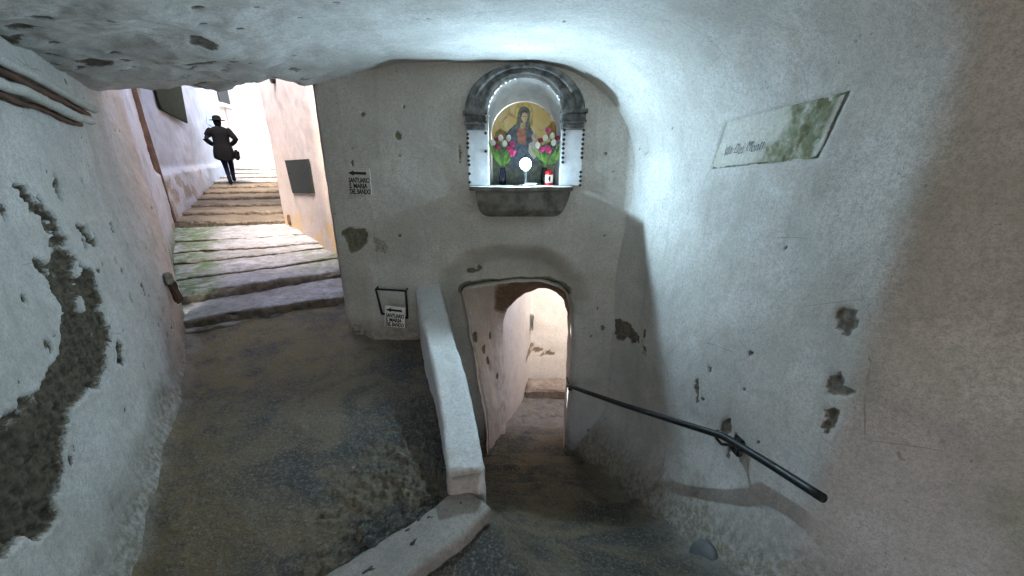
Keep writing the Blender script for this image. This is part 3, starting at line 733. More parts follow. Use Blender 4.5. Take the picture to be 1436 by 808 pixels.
# arch that spans the alley beyond the first steps
ta_ = np.linspace(0, 1, 50); A0, A1 = np.array([-6.25, 6.95]), np.array([-3.95, 7.10])
def arch_under(t): return .78 + .40 * np.sqrt(np.clip(1 - ((t - .62) / .66) ** 2, 0, 1))
dirn = np.array([-.60, .80]) * .55
sec = []
for (k, up) in ((0, 1.1), (0, .8), (0, .5), (0, .25), (0, .1), (0, .03), (.06, 0), (.3, 0), (.6, 0), (.94, 0), (1, .03), (1, .4), (1, 1.1)):
    base = A0[None] * (1 - ta_[:, None]) + A1[None] * ta_[:, None] + dirn[None] * k
    sec.append(np.concatenate([base, (arch_under(ta_) + up)[:, None]], 1))
Pa = np.array(sec)
pa = []
for i in range(len(Pa) - 1):
    for t in np.linspace(0, 1, 5)[:-1]: pa.append(Pa[i] * (1 - t) + Pa[i + 1] * t)
Pa = np.array(pa + [Pa[-1]]); pp = Pa.reshape(-1, 3)
o = sheet('alley_arch', Pa, M['alley'], None, (fbm(pp, 2.5, 3, 5) * .06 + fbm(pp, 9, 3, 8) * .015).reshape(Pa.shape[:2]), None, {'dmg': sstep(.5, .9, fbm(pp, 4, 3, 2)) * .6, 'moss': np.zeros(len(pp)), 'warm': np.zeros(len(pp))})
tag(o, 'lumpy whitewashed arch spanning the alley above the brown steps', 'arch')

# steps: every one a slab of its own
alley_steps = empty('alley_steps', (-3.5, 5, -1.7)); tag(alley_steps, kind='structure')
def step_slab(Lp, Rp, zb, zt, Lb, Rb, zback, mat, seed, mossf=None, r=.018, n=90, dark=0.0):
    """front edge L->R with riser zb..zt, tread running back to Lb->Rb at height zback"""
    t = np.linspace(0, 1, n)[:, None]
    Fp = np.array(Lp)[None] * (1 - t) + np.array(Rp)[None] * t; Bp = np.array(Lb)[None] * (1 - t) + np.array(Rb)[None] * t
    bk = Bp - Fp; bl = np.linalg.norm(bk, axis=1, keepdims=True); bd = bk / bl
    p0 = np.concatenate([Fp, np.zeros((n, 1))], 1)
    jf = (fbm(p0, 1.6, 3, seed) * .045 + fbm(p0, 9, 4, seed + 1) * .020)[:, None]
    jz = (fbm(p0, 2.2, 3, seed + 2) * .012)[:, None]
    Fp = Fp + bd * jf
    prof = [(0.012, zb - .15), (0.012, zb), (.0, zb + (zt - zb) * .35), (-.004, zb + (zt - zb) * .7), (.0, zt - r), (r * .3, zt - r * .3), (r, zt)]
    rows = [np.concatenate([Fp + bd * a, np.full((n, 1), z) + jz * (z > zb)], 1) for a, z in prof]
    for k in range(1, 15):
        s = k / 14; rows.append(np.concatenate([(Fp + bd * r) * (1 - s) + (Bp + bd * .06) * s, (zt + (zback - zt) * s) + jz * (1 - s)], 1) )
    Ps = np.array(rows); pp = Ps.reshape(-1, 3)
    d = fbm(pp, 7, 3, seed + 5) * .009 + fbm(pp, 25, 3, seed + 7) * .004
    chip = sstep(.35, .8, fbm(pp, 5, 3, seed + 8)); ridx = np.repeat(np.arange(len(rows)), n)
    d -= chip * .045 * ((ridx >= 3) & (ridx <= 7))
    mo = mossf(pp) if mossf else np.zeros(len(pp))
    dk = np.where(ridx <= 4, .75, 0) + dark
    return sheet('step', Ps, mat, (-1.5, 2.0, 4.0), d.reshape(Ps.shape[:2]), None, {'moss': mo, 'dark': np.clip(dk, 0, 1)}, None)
def lr(l, r_, z):
    return onZ(*l, z)[:2], onZ(*r_, z)[:2]
low = [  # nosing pixels (left, right), bottom z, top z
    ((262, 466), (494, 424), -1.665, -1.615),
    ((258, 449), (492, 411.5), -1.605, -1.505),
    ((262, 411), (490, 376), -1.465, -1.365),
    ((258, 389), (492, 356), -1.36, -1.325),
    ((256, 368), (492, 341), -1.32, -1.285),
    ((252, 353), (470, 337), -1.275, -1.245),
    ((250, 339), (430, 327), -1.235, -1.215)]
brown_base = lr((246, 320.5), (403, 314.5), -1.21)
lines = [lr(a, b, zt) for a, b, zb, zt in low]
def ext(Lp, Rp, s=.06):
    Lp, Rp = np.array(Lp), np.array(Rp); e = (Rp - Lp) * s; return Lp - e, Rp + e
mossL = lambda pp: (sstep(-.62, -.9, pp[:, 0] / pp[:, 1]) * 0 + sstep(-.78, -.84, pp[:, 0] / np.maximum(pp[:, 1], .1) + .03 * fbm(pp, 3, 3, 3)))
def moss_low(i):
    def f(pp):
        Lp, Rp = lines[i]; e = np.array(Rp) - np.array(Lp); t = ((pp[:, :2] - np.array(Lp)) @ e) / (e @ e) + .06 * fbm(pp, 4, 3, 5)
        m = sstep(.30, .05, t) * (.9 if i >= 2 else .35)
        if i == 3: m = np.maximum(m, sstep(.62, .82, t) * .8)
        if i == 2: m = np.maximum(m, sstep(.55, .8, t) * .4)
        return m * sstep(-.6, .2, fbm(pp, 3, 4, 15 + i) + .35)
    return f
for i, (a, b, zb, zt) in enumerate(low):
    Lp, Rp = ext(*lines[i]); nxt = lines[i + 1] if i + 1 < len(low) else brown_base
    Lb, Rb = ext(*nxt); zback = low[i + 1][2] if i + 1 < len(low) else -1.21
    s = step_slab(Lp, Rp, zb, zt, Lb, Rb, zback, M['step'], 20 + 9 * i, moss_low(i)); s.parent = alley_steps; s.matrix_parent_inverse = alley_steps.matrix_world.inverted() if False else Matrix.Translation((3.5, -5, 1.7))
# brown flight: left/right ends follow the alley walls
nb = 6
Lw = [np.array([-5.98, 6.93]), np.array([-7.80, 10.5])]; Rw = [np.array([-4.02, 7.12]), np.array([-6.2, 11.1])]
bz = np.linspace(-1.21, -.76, nb + 1)
for i in range(nb):
    t0, t1 = (i / nb), ((i + 1) / nb)
    Lp, Rp = Lw[0] * (1 - t0) + Lw[1] * t0, Rw[0] * (1 - t0) + Rw[1] * t0
    Lb, Rb = Lw[0] * (1 - t1) + Lw[1] * t1, Rw[0] * (1 - t1) + Rw[1] * t1
    Lp, Rp = ext(Lp, Rp, .05); Lb, Rb = ext(Lb, Rb, .05)
    s = step_slab(Lp, Rp, bz[i] - .002, bz[i] + .062, Lb, Rb, bz[i + 1], M['brownstep'], 120 + 9 * i, None, .012, 50); s.parent = alley_steps; s.matrix_parent_inverse = Matrix.Translation((3.5, -5, 1.7))
# pale upper flight and landing
Lw2 = [np.array([-7.80, 10.5]), np.array([-9.2, 14.2])]; Rw2 = [np.array([-6.2, 11.1]), np.array([-7.6, 14.6])]
uz = np.linspace(-.76, -.45, 5)
for i in range(4):
    t0, t1 = i / 4, (i + 1) / 4
    Lp, Rp = ext(Lw2[0] * (1 - t0) + Lw2[1] * t0, Rw2[0] * (1 - t0) + Rw2[1] * t0, .05); Lb, Rb = ext(Lw2[0] * (1 - t1) + Lw2[1] * t1, Rw2[0] * (1 - t1) + Rw2[1] * t1, .05)
    mf = (lambda pp: sstep(-.2, .6, fbm(pp, 2, 3, 3)) * .4)
    s = step_slab(Lp, Rp, uz[i] - .002, uz[i] + .05, Lb, Rb, uz[i + 1], M['step'], 220 + 9 * i, mf, .012, 40); s.parent = alley_steps; s.matrix_parent_inverse = Matrix.Translation((3.5, -5, 1.7))
me = mesh_np('alley_paving', np.array([(-14, 13.9, -.47), (-6.0, 13.9, -.47), (-6.0, 24, -.2), (-16, 24, -.2)]), np.array([[0, 1, 2, 3]]), False)
tag(link('alley_paving', me, simple('pale_paving', (.42, .42, .38), .9, 0, .2, 3)), kind='structure')

# far houses: one with a window over a ledge, one plain
hz = empty('far_house', (-9.3, 14.4, -.5))
def house_box(name, pts, z0, z1, mat, parent):
    b = prism_mesh(name, [(x, y, z0) for x, y in pts], z1 - z0, (0, 0, 1)); o_ = link(name, b, mat, parent)
    o_.matrix_parent_inverse = Matrix.Translation(-parent.location); return o_
M['far'] = simple('far_wall', (.40, .35, .29), .9, 0, .15, 1.6, .2)
M['far2'] = simple('far_wall_white', (.52, .52, .50), .9, 0, .08, 1.0, .2)
house_box('wall', [(-9.05, 13.0), (-9.95, 15.6), (-12, 15.6), (-12, 12.6)], -.9, 4.5, M['far'], hz)
def far_plane(px, py):                      # alley-side face of the far house
    a = np.array([-9.05, 13.0]); b = np.array([-9.95, 15.6]); e = b - a
    d = ray(px, py); A = np.array([[d[0], -e[0]], [d[1], -e[1]]]); t, s = np.linalg.solve(A, a); return d * t
nf = np.array([2.6, .9, 0]); nf = nf / np.linalg.norm(nf)
wq = [(-9.28, 13.65, 1.55), (-9.62, 14.65, 1.55), (-9.62, 14.65, 2.7), (-9.28, 13.65, 2.7)]
wn = link('window', prism_mesh('window', [np.array(p) + nf * .01 for p in wq], .03, nf), M['plate'], hz); wn.matrix_parent_inverse = Matrix.Translation(-hz.location)
sl = link('window_ledge', prism_mesh('window_ledge', [np.array(p) + nf * .005 for p in [(-9.25, 13.55, 1.40), (-9.66, 14.75, 1.40), (-9.66, 14.75, 1.50), (-9.25, 13.55, 1.50)]], .16, nf), M['far2'], hz); sl.matrix_parent_inverse = Matrix.Translation(-hz.location)
dr = link('door_surround', prism_mesh('door_surround', [np.array(p) + nf * .005 for p in [(-9.42, 14.05, -.5), (-9.66, 14.75, -.5), (-9.66, 14.75, 1.38), (-9.42, 14.05, 1.38)]], .05, nf), M['pink'], hz); dr.matrix_parent_inverse = Matrix.Translation(-hz.location)
tag(hz, 'pale far house with a dark window above a ledge beyond the walking person', 'house')
hw_ = empty('white_house', (-9, 19.5, -.4))
house_box('wall', [(-16, 19.0), (-7.0, 18.2), (-7.0, 22), (-16, 22)], -.9, 6.0, M['far2'], hw_)
house_box('plinth', [(-15.9, 18.93), (-7.02, 18.12), (-7.02, 18.6), (-15.9, 19.4)], -.9, .7, M['far'], hw_)
tag(hw_, 'bright white house closing the end of the alley with a darker plinth', 'house')
# blue notice on the alley wall
def on_alley(px, py, off=.0, i=2):
    a = np.array(AL[i]); b = np.array(AL[i + 1]); e = b - a
    d = ray(px, py); A = np.array([[d[0], -e[0]], [d[1], -e[1]]]); t, s = np.linalg.solve(A, a); p = d * t
    nn = np.array([e[1], -e[0]]); nn = nn / np.linalg.norm(nn)
    p[:2] += nn * off; return p, nn
q4 = [on_alley(px, py, .02)[0] for px, py in [(287, 154), (299, 161), (300, 178), (290, 174)]]; nn = on_alley(295, 165)[1]
o = link('blue_notice', prism_mesh('blue_notice', q4, .02, (nn[0], nn[1], 0)), simple('notice_blue', (.30, .42, .62), .6, 0, .1))
tag(o, 'small pale blue notice on the alley wall beside the walking person', 'notice')
q4 = [on_alley(px, py, .05)[0] for px, py in [(206, 112), (246, 112), (257, 173), (218, 153)]]; nn = on_alley(230, 140)[1]
o = link('olive_board', prism_mesh('olive_board', q4, .035, (nn[0], nn[1], 0), False, .006), M['green_board'])
tag(o, 'dark olive board with slanted lower edge high on the alley wall', 'board')
# brown post in front of the alley wall
b0, nn = on_alley(242, 312, .03); t0 = on_alley(176, 112, .03)[0]
b0 = np.array([-6.06, 6.98, -1.25]); t0 = np.array([-6.10, 6.94, 1.6])
pm = tube_mesh('brown_post', [b0 * (1 - t) + t0 * t for t in np.linspace(0, 1, 14)], .075, 12, jitter=.06)
tag(link('brown_post', pm, M['wood']), 'thick reddish brown post standing at the foot of the brown steps', 'post')
# ------------------------------------------------------------------ house and paving added behind the landing for their bounce light, never in view
M['ochre'] = simple('ochre_wall', (.60, .47, .34), .9, 0, .1, 1.0, .2)
me = mesh_np('bounce_paving', np.array([(-9, -9.6, -1.87), (9, -9.6, -1.87), (9, -3.4, -1.87), (-9, -3.4, -1.87)]), np.array([[0, 1, 2, 3]]), False)
tag(link('bounce_paving', me, simple('warm_paving', (.56, .46, .34), .9, 0, .15, 2)), kind='structure')  # unseen pale paving added to send sunlight up into the vault
bh = empty('bounce_house', (0, -9.5, -1.95))
house_box('wall', [(-9, -9.5), (9, -9.5), (9, -10.2), (-9, -10.2)], -2.4, 2.2, M['ochre'], bh)
tag(bh, 'unseen low ochre house added behind the landing to bounce light', 'house')

# ------------------------------------------------------------------ shrine
shrine = empty('shrine', (NCX, PY, SHZ))
def sh(name, me, mat, parent=None):
    o_ = link(name, me, mat, parent or shrine)
    if parent is None: o_.matrix_parent_inverse = Matrix.Translation((-NCX, -PY, -SHZ))
    return o_
prof = [(0, .004), (0, -.050), (.10, -.062), (.22, -.062), (.26, -.048), (.50, -.050), (.55, -.072), (.62, -.082), (.88, -.082), (.95, -.074), (1, -.060), (1, .004)]
prof = resample(np.array(prof), 40)
ang = np.linspace(math.pi, 0, 70)
rows = []
for t, dy in prof:
    a_, b_ = .307 + (.485 - .307) * t, .268 + (.345 - .268) * t
    rows.append(np.stack([NCX + a_ * np.cos(ang), np.full(70, PY + dy), .318 + b_ * np.sin(ang)], 1))
Pm = np.array(rows); pp = Pm.reshape(-1, 3)
mo = sheet('arch_moulding', Pm, M['slate'], (NCX, 2.5, .5), (fbm(pp, 12, 3, 4) * .004 + fbm(pp, 40, 2, 5) * .0015).reshape(Pm.shape[:2]), None, None, shrine)
mo.matrix_parent_inverse = Matrix.Translation((-NCX, -PY, -SHZ))
for x0, x1, dz in ((-.392, -.196, 0.0), (.392, .606, .012)):
    bm = bmesh.new()
    for z0, z1, pr, ov in ((.288, .322, .105, 0), (.240, .290, .085, .014), (.222, .242, .097, .006), (.178, .224, .072, .02)):
        r_ = bmesh.ops.create_cube(bm, size=1); vs = r_['verts']
        bmesh.ops.scale(bm, vec=(x1 - x0 - 2 * ov, pr + .01, z1 - z0), verts=vs); bmesh.ops.translate(bm, vec=((x0 + x1) / 2, PY - pr / 2 + .005, (z0 + z1) / 2 + dz), verts=vs)
    bmesh.ops.bevel(bm, geom=bm.edges[:], offset=.004, segments=2, affect='EDGES')
    sh('capital', bm_mesh('capital', bm, False), M['slate'])
for x0, x1 in ((-.372, -.199), (.409, .592)):
    me = box_mesh('pilaster', (x1 - x0, .022, .18 - SHZ), .003, ((x0 + x1) / 2, PY - .006, (.18 + SHZ) / 2), 1)
    sh('pilaster', me, M['panelwhite'])
zoomc = lambda p: (620 + p[0] / 3.108, 70 + p[1] / 3.108)
tiles = [(112, 368), (112, 385), (112, 407), (112, 426), (116, 464), (116, 483), (118, 501), (119, 540), (120, 577), (190, 363), (190, 442),
         (533, 350), (533, 370), (531, 391), (529, 411), (528, 430), (527, 450), (526, 470), (526, 490),
         (617, 350), (616, 370), (614, 390), (613, 411), (611, 431), (610, 450), (609, 470), (604, 533), (603, 552), (602, 571), (601, 590)]
tm = box_mesh('tile', (.0215, .008, .0215), .0015, (0, 0, 0), 1)
for k, t in enumerate(tiles):
    o_ = link('tile', tm, M['tile'], shrine); c = onY(*zoomc(t), PY - .018)
    o_.location = Vector(c) - shrine.location; o_.rotation_euler = (0, math.radians(45 + random.Random(k).uniform(-6, 6)), 0)
# shelf and its trough-shaped corbel
SX0, SX1 = float(onY(658, 262, 3.34)[0]), float(onY(804, 260, 3.34)[0])
sh('shelf', box_mesh('shelf', (SX1 - SX0, .50, .034), .006, ((SX0 + SX1) / 2, PY - .165 + .25, SHZ - .017), 2, .003, 6), M['corbel'])
def loft_rects(name, rects, sub=6):
    bm = bmesh.new(); rings = []
    for x0, x1, y0, y1, z in rects: rings.append([bm.verts.new(p) for p in ((x0, y0, z), (x1, y0, z), (x1, y1, z), (x0, y1, z))])
    for a, b in zip(rings, rings[1:]):
        for k in range(4): bm.faces.new((a[k], a[(k + 1) % 4], b[(k + 1) % 4], b[k]))
    bm.faces.new(rings[0]); bm.faces.new(list(reversed(rings[-1])))
    bmesh.ops.bevel(bm, geom=bm.edges[:], offset=.006, segments=2, affect='EDGES')
    return bm_mesh(name, bm)
sh('corbel', loft_rects('corbel', [(SX0 + .045, SX1 - .015, PY - .145, PY + .03, SHZ - .036), (SX0 + .055, SX1 - .035, PY - .135, PY + .03, SHZ - .12), (SX0 + .075, SX1 - .065, PY - .12, PY + .03, SHZ - .20), (SX0 + .11, SX1 - .10, PY - .085, PY + .03, SHZ - .245), (SX0 + .15, SX1 - .14, PY - .05, PY + .03, SHZ - .262)]), M['corbel'])
tag(shrine, 'arched wall shrine with dark moulding, diamond tile strips and stone shelf', 'shrine')

# painted panel at the back of the niche: flat painting built of thin painted layers
PYB = PY + .272
def pn(px, py, y=PYB): return onY(px, py, y)
zp = lambda x, y: (675 + x / 5.985, 130 + y / 5.985)
mt, t_, b_ = new_mat('painted_gold'); n_ = NB(t_)
c_ = n_.mix(n_.ramp(n_.noise(6, 5, .6, .5), .35, .65), (.62, .44, .16), (.72, .58, .32))
c_ = n_.mix(n_.ramp(n_.noise(11, 4, .6, .8), .52, .70, 0, .8), c_, (.24, .15, .06))
t_.links.new(c_, b_.inputs['Base Color']); b_.inputs['Roughness'].default_value = .6
bo2 = arch_outline(NCX + .002, .290, SHZ + .002, .155, .268, 24)
painting = sh('painting', prism_mesh('painting', [(x, PYB, z) for x, z in bo2], .006, (0, 1, 0)), mt)
def layer(name, pix, mat, lev):
    pts = [pn(*zp(*p), PYB - .0012 * lev) for p in pix]
    return sh(name, prism_mesh(name, pts, .0009, (0, 1, 0)), mat, painting)
def ell(cx, cy, rx, ry, n=28): return [(cx + rx * math.cos(2 * math.pi * k / n), cy + ry * math.sin(2 * math.pi * k / n)) for k in range(n)]
pc_ = lambda nm, c, **k: simple('paint_' + nm, c, .6, 0, .25, 30, .1, .001, **k)
layer('painted_lower_field', [(95, 780), (95, 430), (210, 420), (300, 470), (450, 470), (600, 400), (660, 420), (660, 780)], pc_('dusk', (.10, .13, .13), col2=(.22, .24, .20)), 1)
layer('painted_halo', ell(358, 172, 82, 86), pc_('halo', (.62, .42, .08)), 2)
layer('painted_halo_field', ell(358, 174, 68, 72), pc_('halofield', (.60, .48, .22)), 3)
layer('painted_mantle', [(200, 420), (205, 345), (240, 305), (290, 262), (330, 250), (385, 262), (420, 300), (440, 345), (430, 430), (470, 520), (420, 640), (250, 640), (235, 500)], pc_('mantle', (.07, .10, .16), col2=(.15, .18, .22)), 4)
layer('painted_veil', [(285, 300), (300, 225), (305, 170), (325, 128), (360, 112), (395, 128), (412, 175), (405, 240), (412, 300), (395, 370), (370, 420), (330, 420), (295, 370)], pc_('veil', (.085, .105, .085), col2=(.20, .21, .17)), 5)
layer('painted_dress', [(305, 420), (300, 350), (312, 300), (340, 285), (365, 300), (375, 360), (368, 440)], pc_('dress', (.42, .17, .13)), 6)
layer('painted_neck', [(330, 255), (372, 245), (372, 290), (345, 305), (322, 290)], pc_('neck', (.46, .32, .21)), 7)
layer('painted_face', [(333, 180), (345, 165), (368, 162), (386, 180), (388, 215), (378, 240), (362, 252), (345, 240), (335, 215)], pc_('face', (.58, .42, .29)), 8)
layer('painted_hair', [(326, 215), (328, 178), (345, 155), (372, 152), (388, 172), (366, 166), (345, 172), (337, 200)], pc_('hair', (.10, .07, .04)), 9)
layer('painted_eye', ell(352, 200, 6, 2.5, 10), M['ink'], 9); layer('painted_eye', ell(376, 198, 5, 2.5, 10), M['ink'], 9)
layer('painted_mouth', ell(366, 231, 7, 2.5, 10), pc_('mouth', (.35, .10, .08)), 9)
layer('painted_child_head', ell(452, 372, 30, 34), pc_('childface', (.55, .40, .28)), 8)
layer('painted_child_body', [(400, 430), (440, 405), (480, 420), (500, 500), (440, 560), (395, 500)], pc_('child', (.50, .46, .40)), 7)
layer('painted_cloud', [(95, 430), (120, 330), (160, 300), (210, 330), (230, 420)], pc_('cloud', (.30, .19, .07)), 2)
layer('painted_cloud', [(540, 300), (600, 240), (645, 260), (658, 400), (600, 420), (560, 380)], pc_('cloud2', (.36, .20, .05)), 2)

# bulb on its little glass stand: the lamp that lights the shrine
LX, LY, LZ = [float(v_) for v_ in onY(737, 230, PY - .055)]
lamp = empty('shrine_lamp', (LX, LY, SHZ))
mb, tb, bb_ = new_mat('lit_bulb'); bb_.inputs['Base Color'].default_value = (.9, .95, 1, 1)
bb_.inputs['Emission Color'].default_value = (.55, .80, 1.0, 1); bb_.inputs['Emission Strength'].default_value = 660.0
bh_ = LZ - SHZ
bulb_prof = [(.010, -.030), (.014, -.022), (.021, -.010), (.024, .002), (.022, .013), (.015, .021), (.006, .0245)]
link('bulb', lathe_mesh('bulb', [(r_, z_ + bh_) for r_, z_ in bulb_prof], 14), mb, lamp)
link('socket', lathe_mesh('socket', [(.013, bh_ - .062), (.015, bh_ - .056), (.015, bh_ - .034), (.011, bh_ - .030)], 14), simple('white_socket', (.7, .7, .7), .4), lamp)
link('stand', lathe_mesh('stand', [(.036, 0), (.037, .006), (.012, .012), (.009, .02), (.009, bh_ - .062), (.012, bh_ - .060)], 16), simple('smoked_stand', (.10, .11, .12), .25), lamp)
opal, to_, po_ = new_mat('opal_glass'); tr_ = to_.nodes.new('ShaderNodeBsdfTranslucent'); tr_.inputs['Color'].default_value = (1, .93, .80, 1)  # added bowl: shields the painting from the bulb, leaks a little light back
po_.inputs['Base Color'].default_value = (.85, .86, .86, 1); po_.inputs['Roughness'].default_value = .4
ms_ = to_.nodes.new('ShaderNodeMixShader'); ms_.inputs[0].default_value = .16
to_.links.new(po_.outputs[0], ms_.inputs[1]); to_.links.new(tr_.outputs[0], ms_.inputs[2]); to_.links.new(ms_.outputs[0], to_.nodes['Material Output'].inputs['Surface'])
rf = link('added_reflector', lathe_mesh('added_reflector', [(.006, -.034), (.020, -.033), (.036, -.022), (.046, -.004), (.048, .006), (.045, .006), (.034, -.018), (.018, -.028), (.004, -.029)], 24), opal, lamp, (0, -.002, bh_))
rf.rotation_euler = (math.radians(97), 0, 0)
tag(lamp, 'small lit white bulb with an added light-shaping bowl in the middle of the shrine shelf', 'lamp')

# tulip bouquets
def bloom_mesh(name, r_, h_, open_=.8):
    pr = [(.15, 0), (.7, .12), (1, .38), (.96, .62), (.72 * open_ + .1, .88), (.35 * open_, 1.0)]
    seg = 18; V, Fc = [], []
    for rr, zz in pr:
        for k in range(seg):
            a = 2 * math.pi * k / seg; rip = 1 + .10 * math.cos(3 * a) * zz; up = .07 * abs(math.sin(1.5 * a)) * zz
            V.append((r_ * rr * rip * math.cos(a), r_ * rr * rip * math.sin(a), h_ * (zz + up)))
    for i in range(len(pr) - 1):
        for k in range(seg): Fc.append((i * seg + k, i * seg + (k + 1) % seg, (i + 1) * seg + (k + 1) % seg, (i + 1) * seg + k))
    Fc.append(tuple((len(pr) - 1) * seg + k for k in range(seg)))
    return mesh_np(name, np.array(V), Fc, True)
M['tw'] = simple('tulip_white', (.78, .78, .70), .55, 0, .08, 30, .1); M['tp'] = simple('tulip_pink', (.70, .07, .24), .55, 0, .25, 40, .1)
M['td'] = simple('tulip_dark_pink', (.30, .03, .08), .6, 0, .25, 40, .1); M['leaf'] = simple('tulip_leaf', (.12, .30, .05), .5, 0, .3, 25, .1, col2=(.26, .48, .12)); M['stem'] = simple('tulip_stem', (.14, .32, .06), .5, 0, .2)
BL = bloom_mesh('bloom', .022, .052); BS = bloom_mesh('bloom', .024, .036, 1.25)
def leaf_mesh(p0, p1, w_, bend):
    p0, p1 = Vector(p0), Vector(p1); ax = p1 - p0; side = ax.cross(Vector((0, -1, 0))).normalized(); V, Fc = [], []
    for k in range(13):
        t = k / 12; wd = w_ * (math.sin(math.pi * min(1, t * .92 + .08)) ** .8) * (1 if k < 12 else .05)
        c = p0 + ax * t + side * (bend * math.sin(math.pi * t)) + Vector((0, -.035 * t * t, 0))
        V += [c - side * wd, c + Vector((0, wd * .35, 0)), c + side * wd]
    for k in range(12):
        a = k * 3; Fc += [(a, a + 1, a + 4, a + 3), (a + 1, a + 2, a + 5, a + 4)]
    return mesh_np('leaf', np.array([tuple(v_) for v_ in V]), Fc, True)
def bouquet(name, vase_px, vase_prof, vase_mat, blooms, leaves, label, neck):
    base = onY(*vase_px, PY + .10); base[2] = SHZ
    e = empty(name, tuple(base)); bi = Matrix.Translation(-Vector(base))
    link('vase', lathe_mesh('vase', vase_prof, 20), vase_mat, e)
    nk = Vector(base) + Vector((0, 0, neck))
    rr = random.Random(len(blooms) + int(vase_px[0]))
    for x, y, kind, dep in blooms:
        p = Vector(pn(*zp(x, y), PY + .06 - dep))
        big = kind == 'w'; h_ = .052 if big else .036
        d_ = (p - nk).normalized()
        foot = p - d_ * h_ * .5
        o_ = link('bloom', BL if big else BS, None, e); o_.data = (BL if big else BS).copy(); o_.data.materials.clear(); o_.data.materials.append({'w': M['tw'], 'p': M['tp'], 'd': M['td']}[kind])
        o_.location = foot - Vector(base); o_.rotation_euler = (d_ * .7 + Vector((0, -.15, .5))).to_track_quat('Z', 'Y').to_euler()
        mid = (nk + foot) / 2 + Vector((rr.uniform(-.008, .008), -.01, .01))
        pts = [nk - Vector((0, 0, .03)), nk, mid, foot]
        st = link('stem', tube_mesh('stem', pts, .0032, 6), M['stem'], e); st.matrix_parent_inverse = bi
    for a, b, w_, bend in leaves:
        p0 = pn(*zp(*a), PY + .06); p1 = pn(*zp(*b), PY + .05)
        lf = link('leaf', leaf_mesh(p0, p1, w_, bend), M['leaf'], e); lf.matrix_parent_inverse = bi
    tag(e, label, 'flowers', 'tulip vases on the shrine shelf')
vp1 = [(.026, 0), (.030, .004), (.031, .06), (.026, .11), (.022, .135), (.024, .145), (.020, .145), (.018, .12)]
bouquet('tulip_vase', (705, 256), vp1, simple('navy_glass', (.012, .018, .05), .12, 0, .3, spec=.6),
        [(163, 383, 'w', .02), (196, 432, 'w', .05), (98, 418, 'w', .0), (232, 384, 'w', .0), (262, 436, 'p', .05), (238, 478, 'p', .06), (270, 500, 'p', .06), (128, 392, 'd', .0), (135, 458, 'd', .02), (262, 520, 'p', .05)],
        [((165, 610), (60, 395), .017, -.012), ((185, 600), (215, 470), .012, .006), ((175, 610), (130, 470), .013, -.01), ((195, 605), (245, 530), .012, .008)], 'dark blue vase of white and pink tulips without a candle before it', .14)
bouquet('tulip_vase', (763, 255), vp1, simple('black_glass', (.012, .012, .014), .15, 0, .3, spec=.6),
        [(468, 447, 'w', .05), (537, 382, 'w', .05), (610, 422, 'w', .05), (597, 367, 'w', .01), (558, 318, 'p', .0), (505, 482, 'p', .06), (555, 468, 'p', .06), (498, 402, 'd', .0), (645, 385, 'd', .0), (565, 490, 'p', .06)],
        [((570, 600), (668, 405), .022, .014), ((545, 590), (418, 458), .014, -.006), ((560, 600), (620, 480), .018, .01), ((550, 600), (500, 500), .014, -.006), ((585, 600), (655, 500), .016, .012)], 'black vase of white and pink tulips behind the red candle', .145)
# votive candle
cb = onY(769.5, 257, PY + .02); cb[2] = SHZ
cand = empty('votive_candle', tuple(cb))
M['red'] = simple('red_plastic', (.55, .02, .025), .3, 0, .15, 20, 0)
link('cup', lathe_mesh('cup', [(.034, 0), (.037, .004), (.037, .020), (.0345, .022), (.0345, .090), (.037, .092), (.037, .106), (.032, .110)], 22), M['red'], cand)
lid = link('lid', lathe_mesh('lid', [(.033, .110), (.030, .117), (.016, .122), (.010, .124), (.010, .136), (.004, .140)], 20), M['red'], cand)
pl_ = lathe_mesh('paper_label', [(.0352, .024), (.0356, .026), (.0356, .086), (.0352, .088)], 26)
lab = link('paper_label', pl_, simple('cream_paper', (.68, .60, .52), .7, 0, .05), cand)
fig = prism_mesh('label_figure', [(.010 * math.cos(a) * (1 + .3 * math.sin(a)), -.0368, .054 + .024 * math.sin(a)) for a in np.linspace(0, 2 * math.pi, 17)[:-1]], .0012, (0, 1, 0))
link('label_figure', fig, M['ink'], lab)
tag(cand, 'red votive candle with a pale paper label and pointed lid', 'candle')
db = onY(745, 258, PY - .03); db[2] = SHZ
o = link('saucer', lathe_mesh('saucer', [(.030, 0), (.034, .002), (.050, .014), (.053, .020), (.050, .021), (.034, .008), (.01, .007)], 24), simple('white_china', (.75, .76, .76), .3, 0, .04), None, tuple(db))
tag(o, 'small white saucer on the shelf between the bulb and the candle', 'saucer')

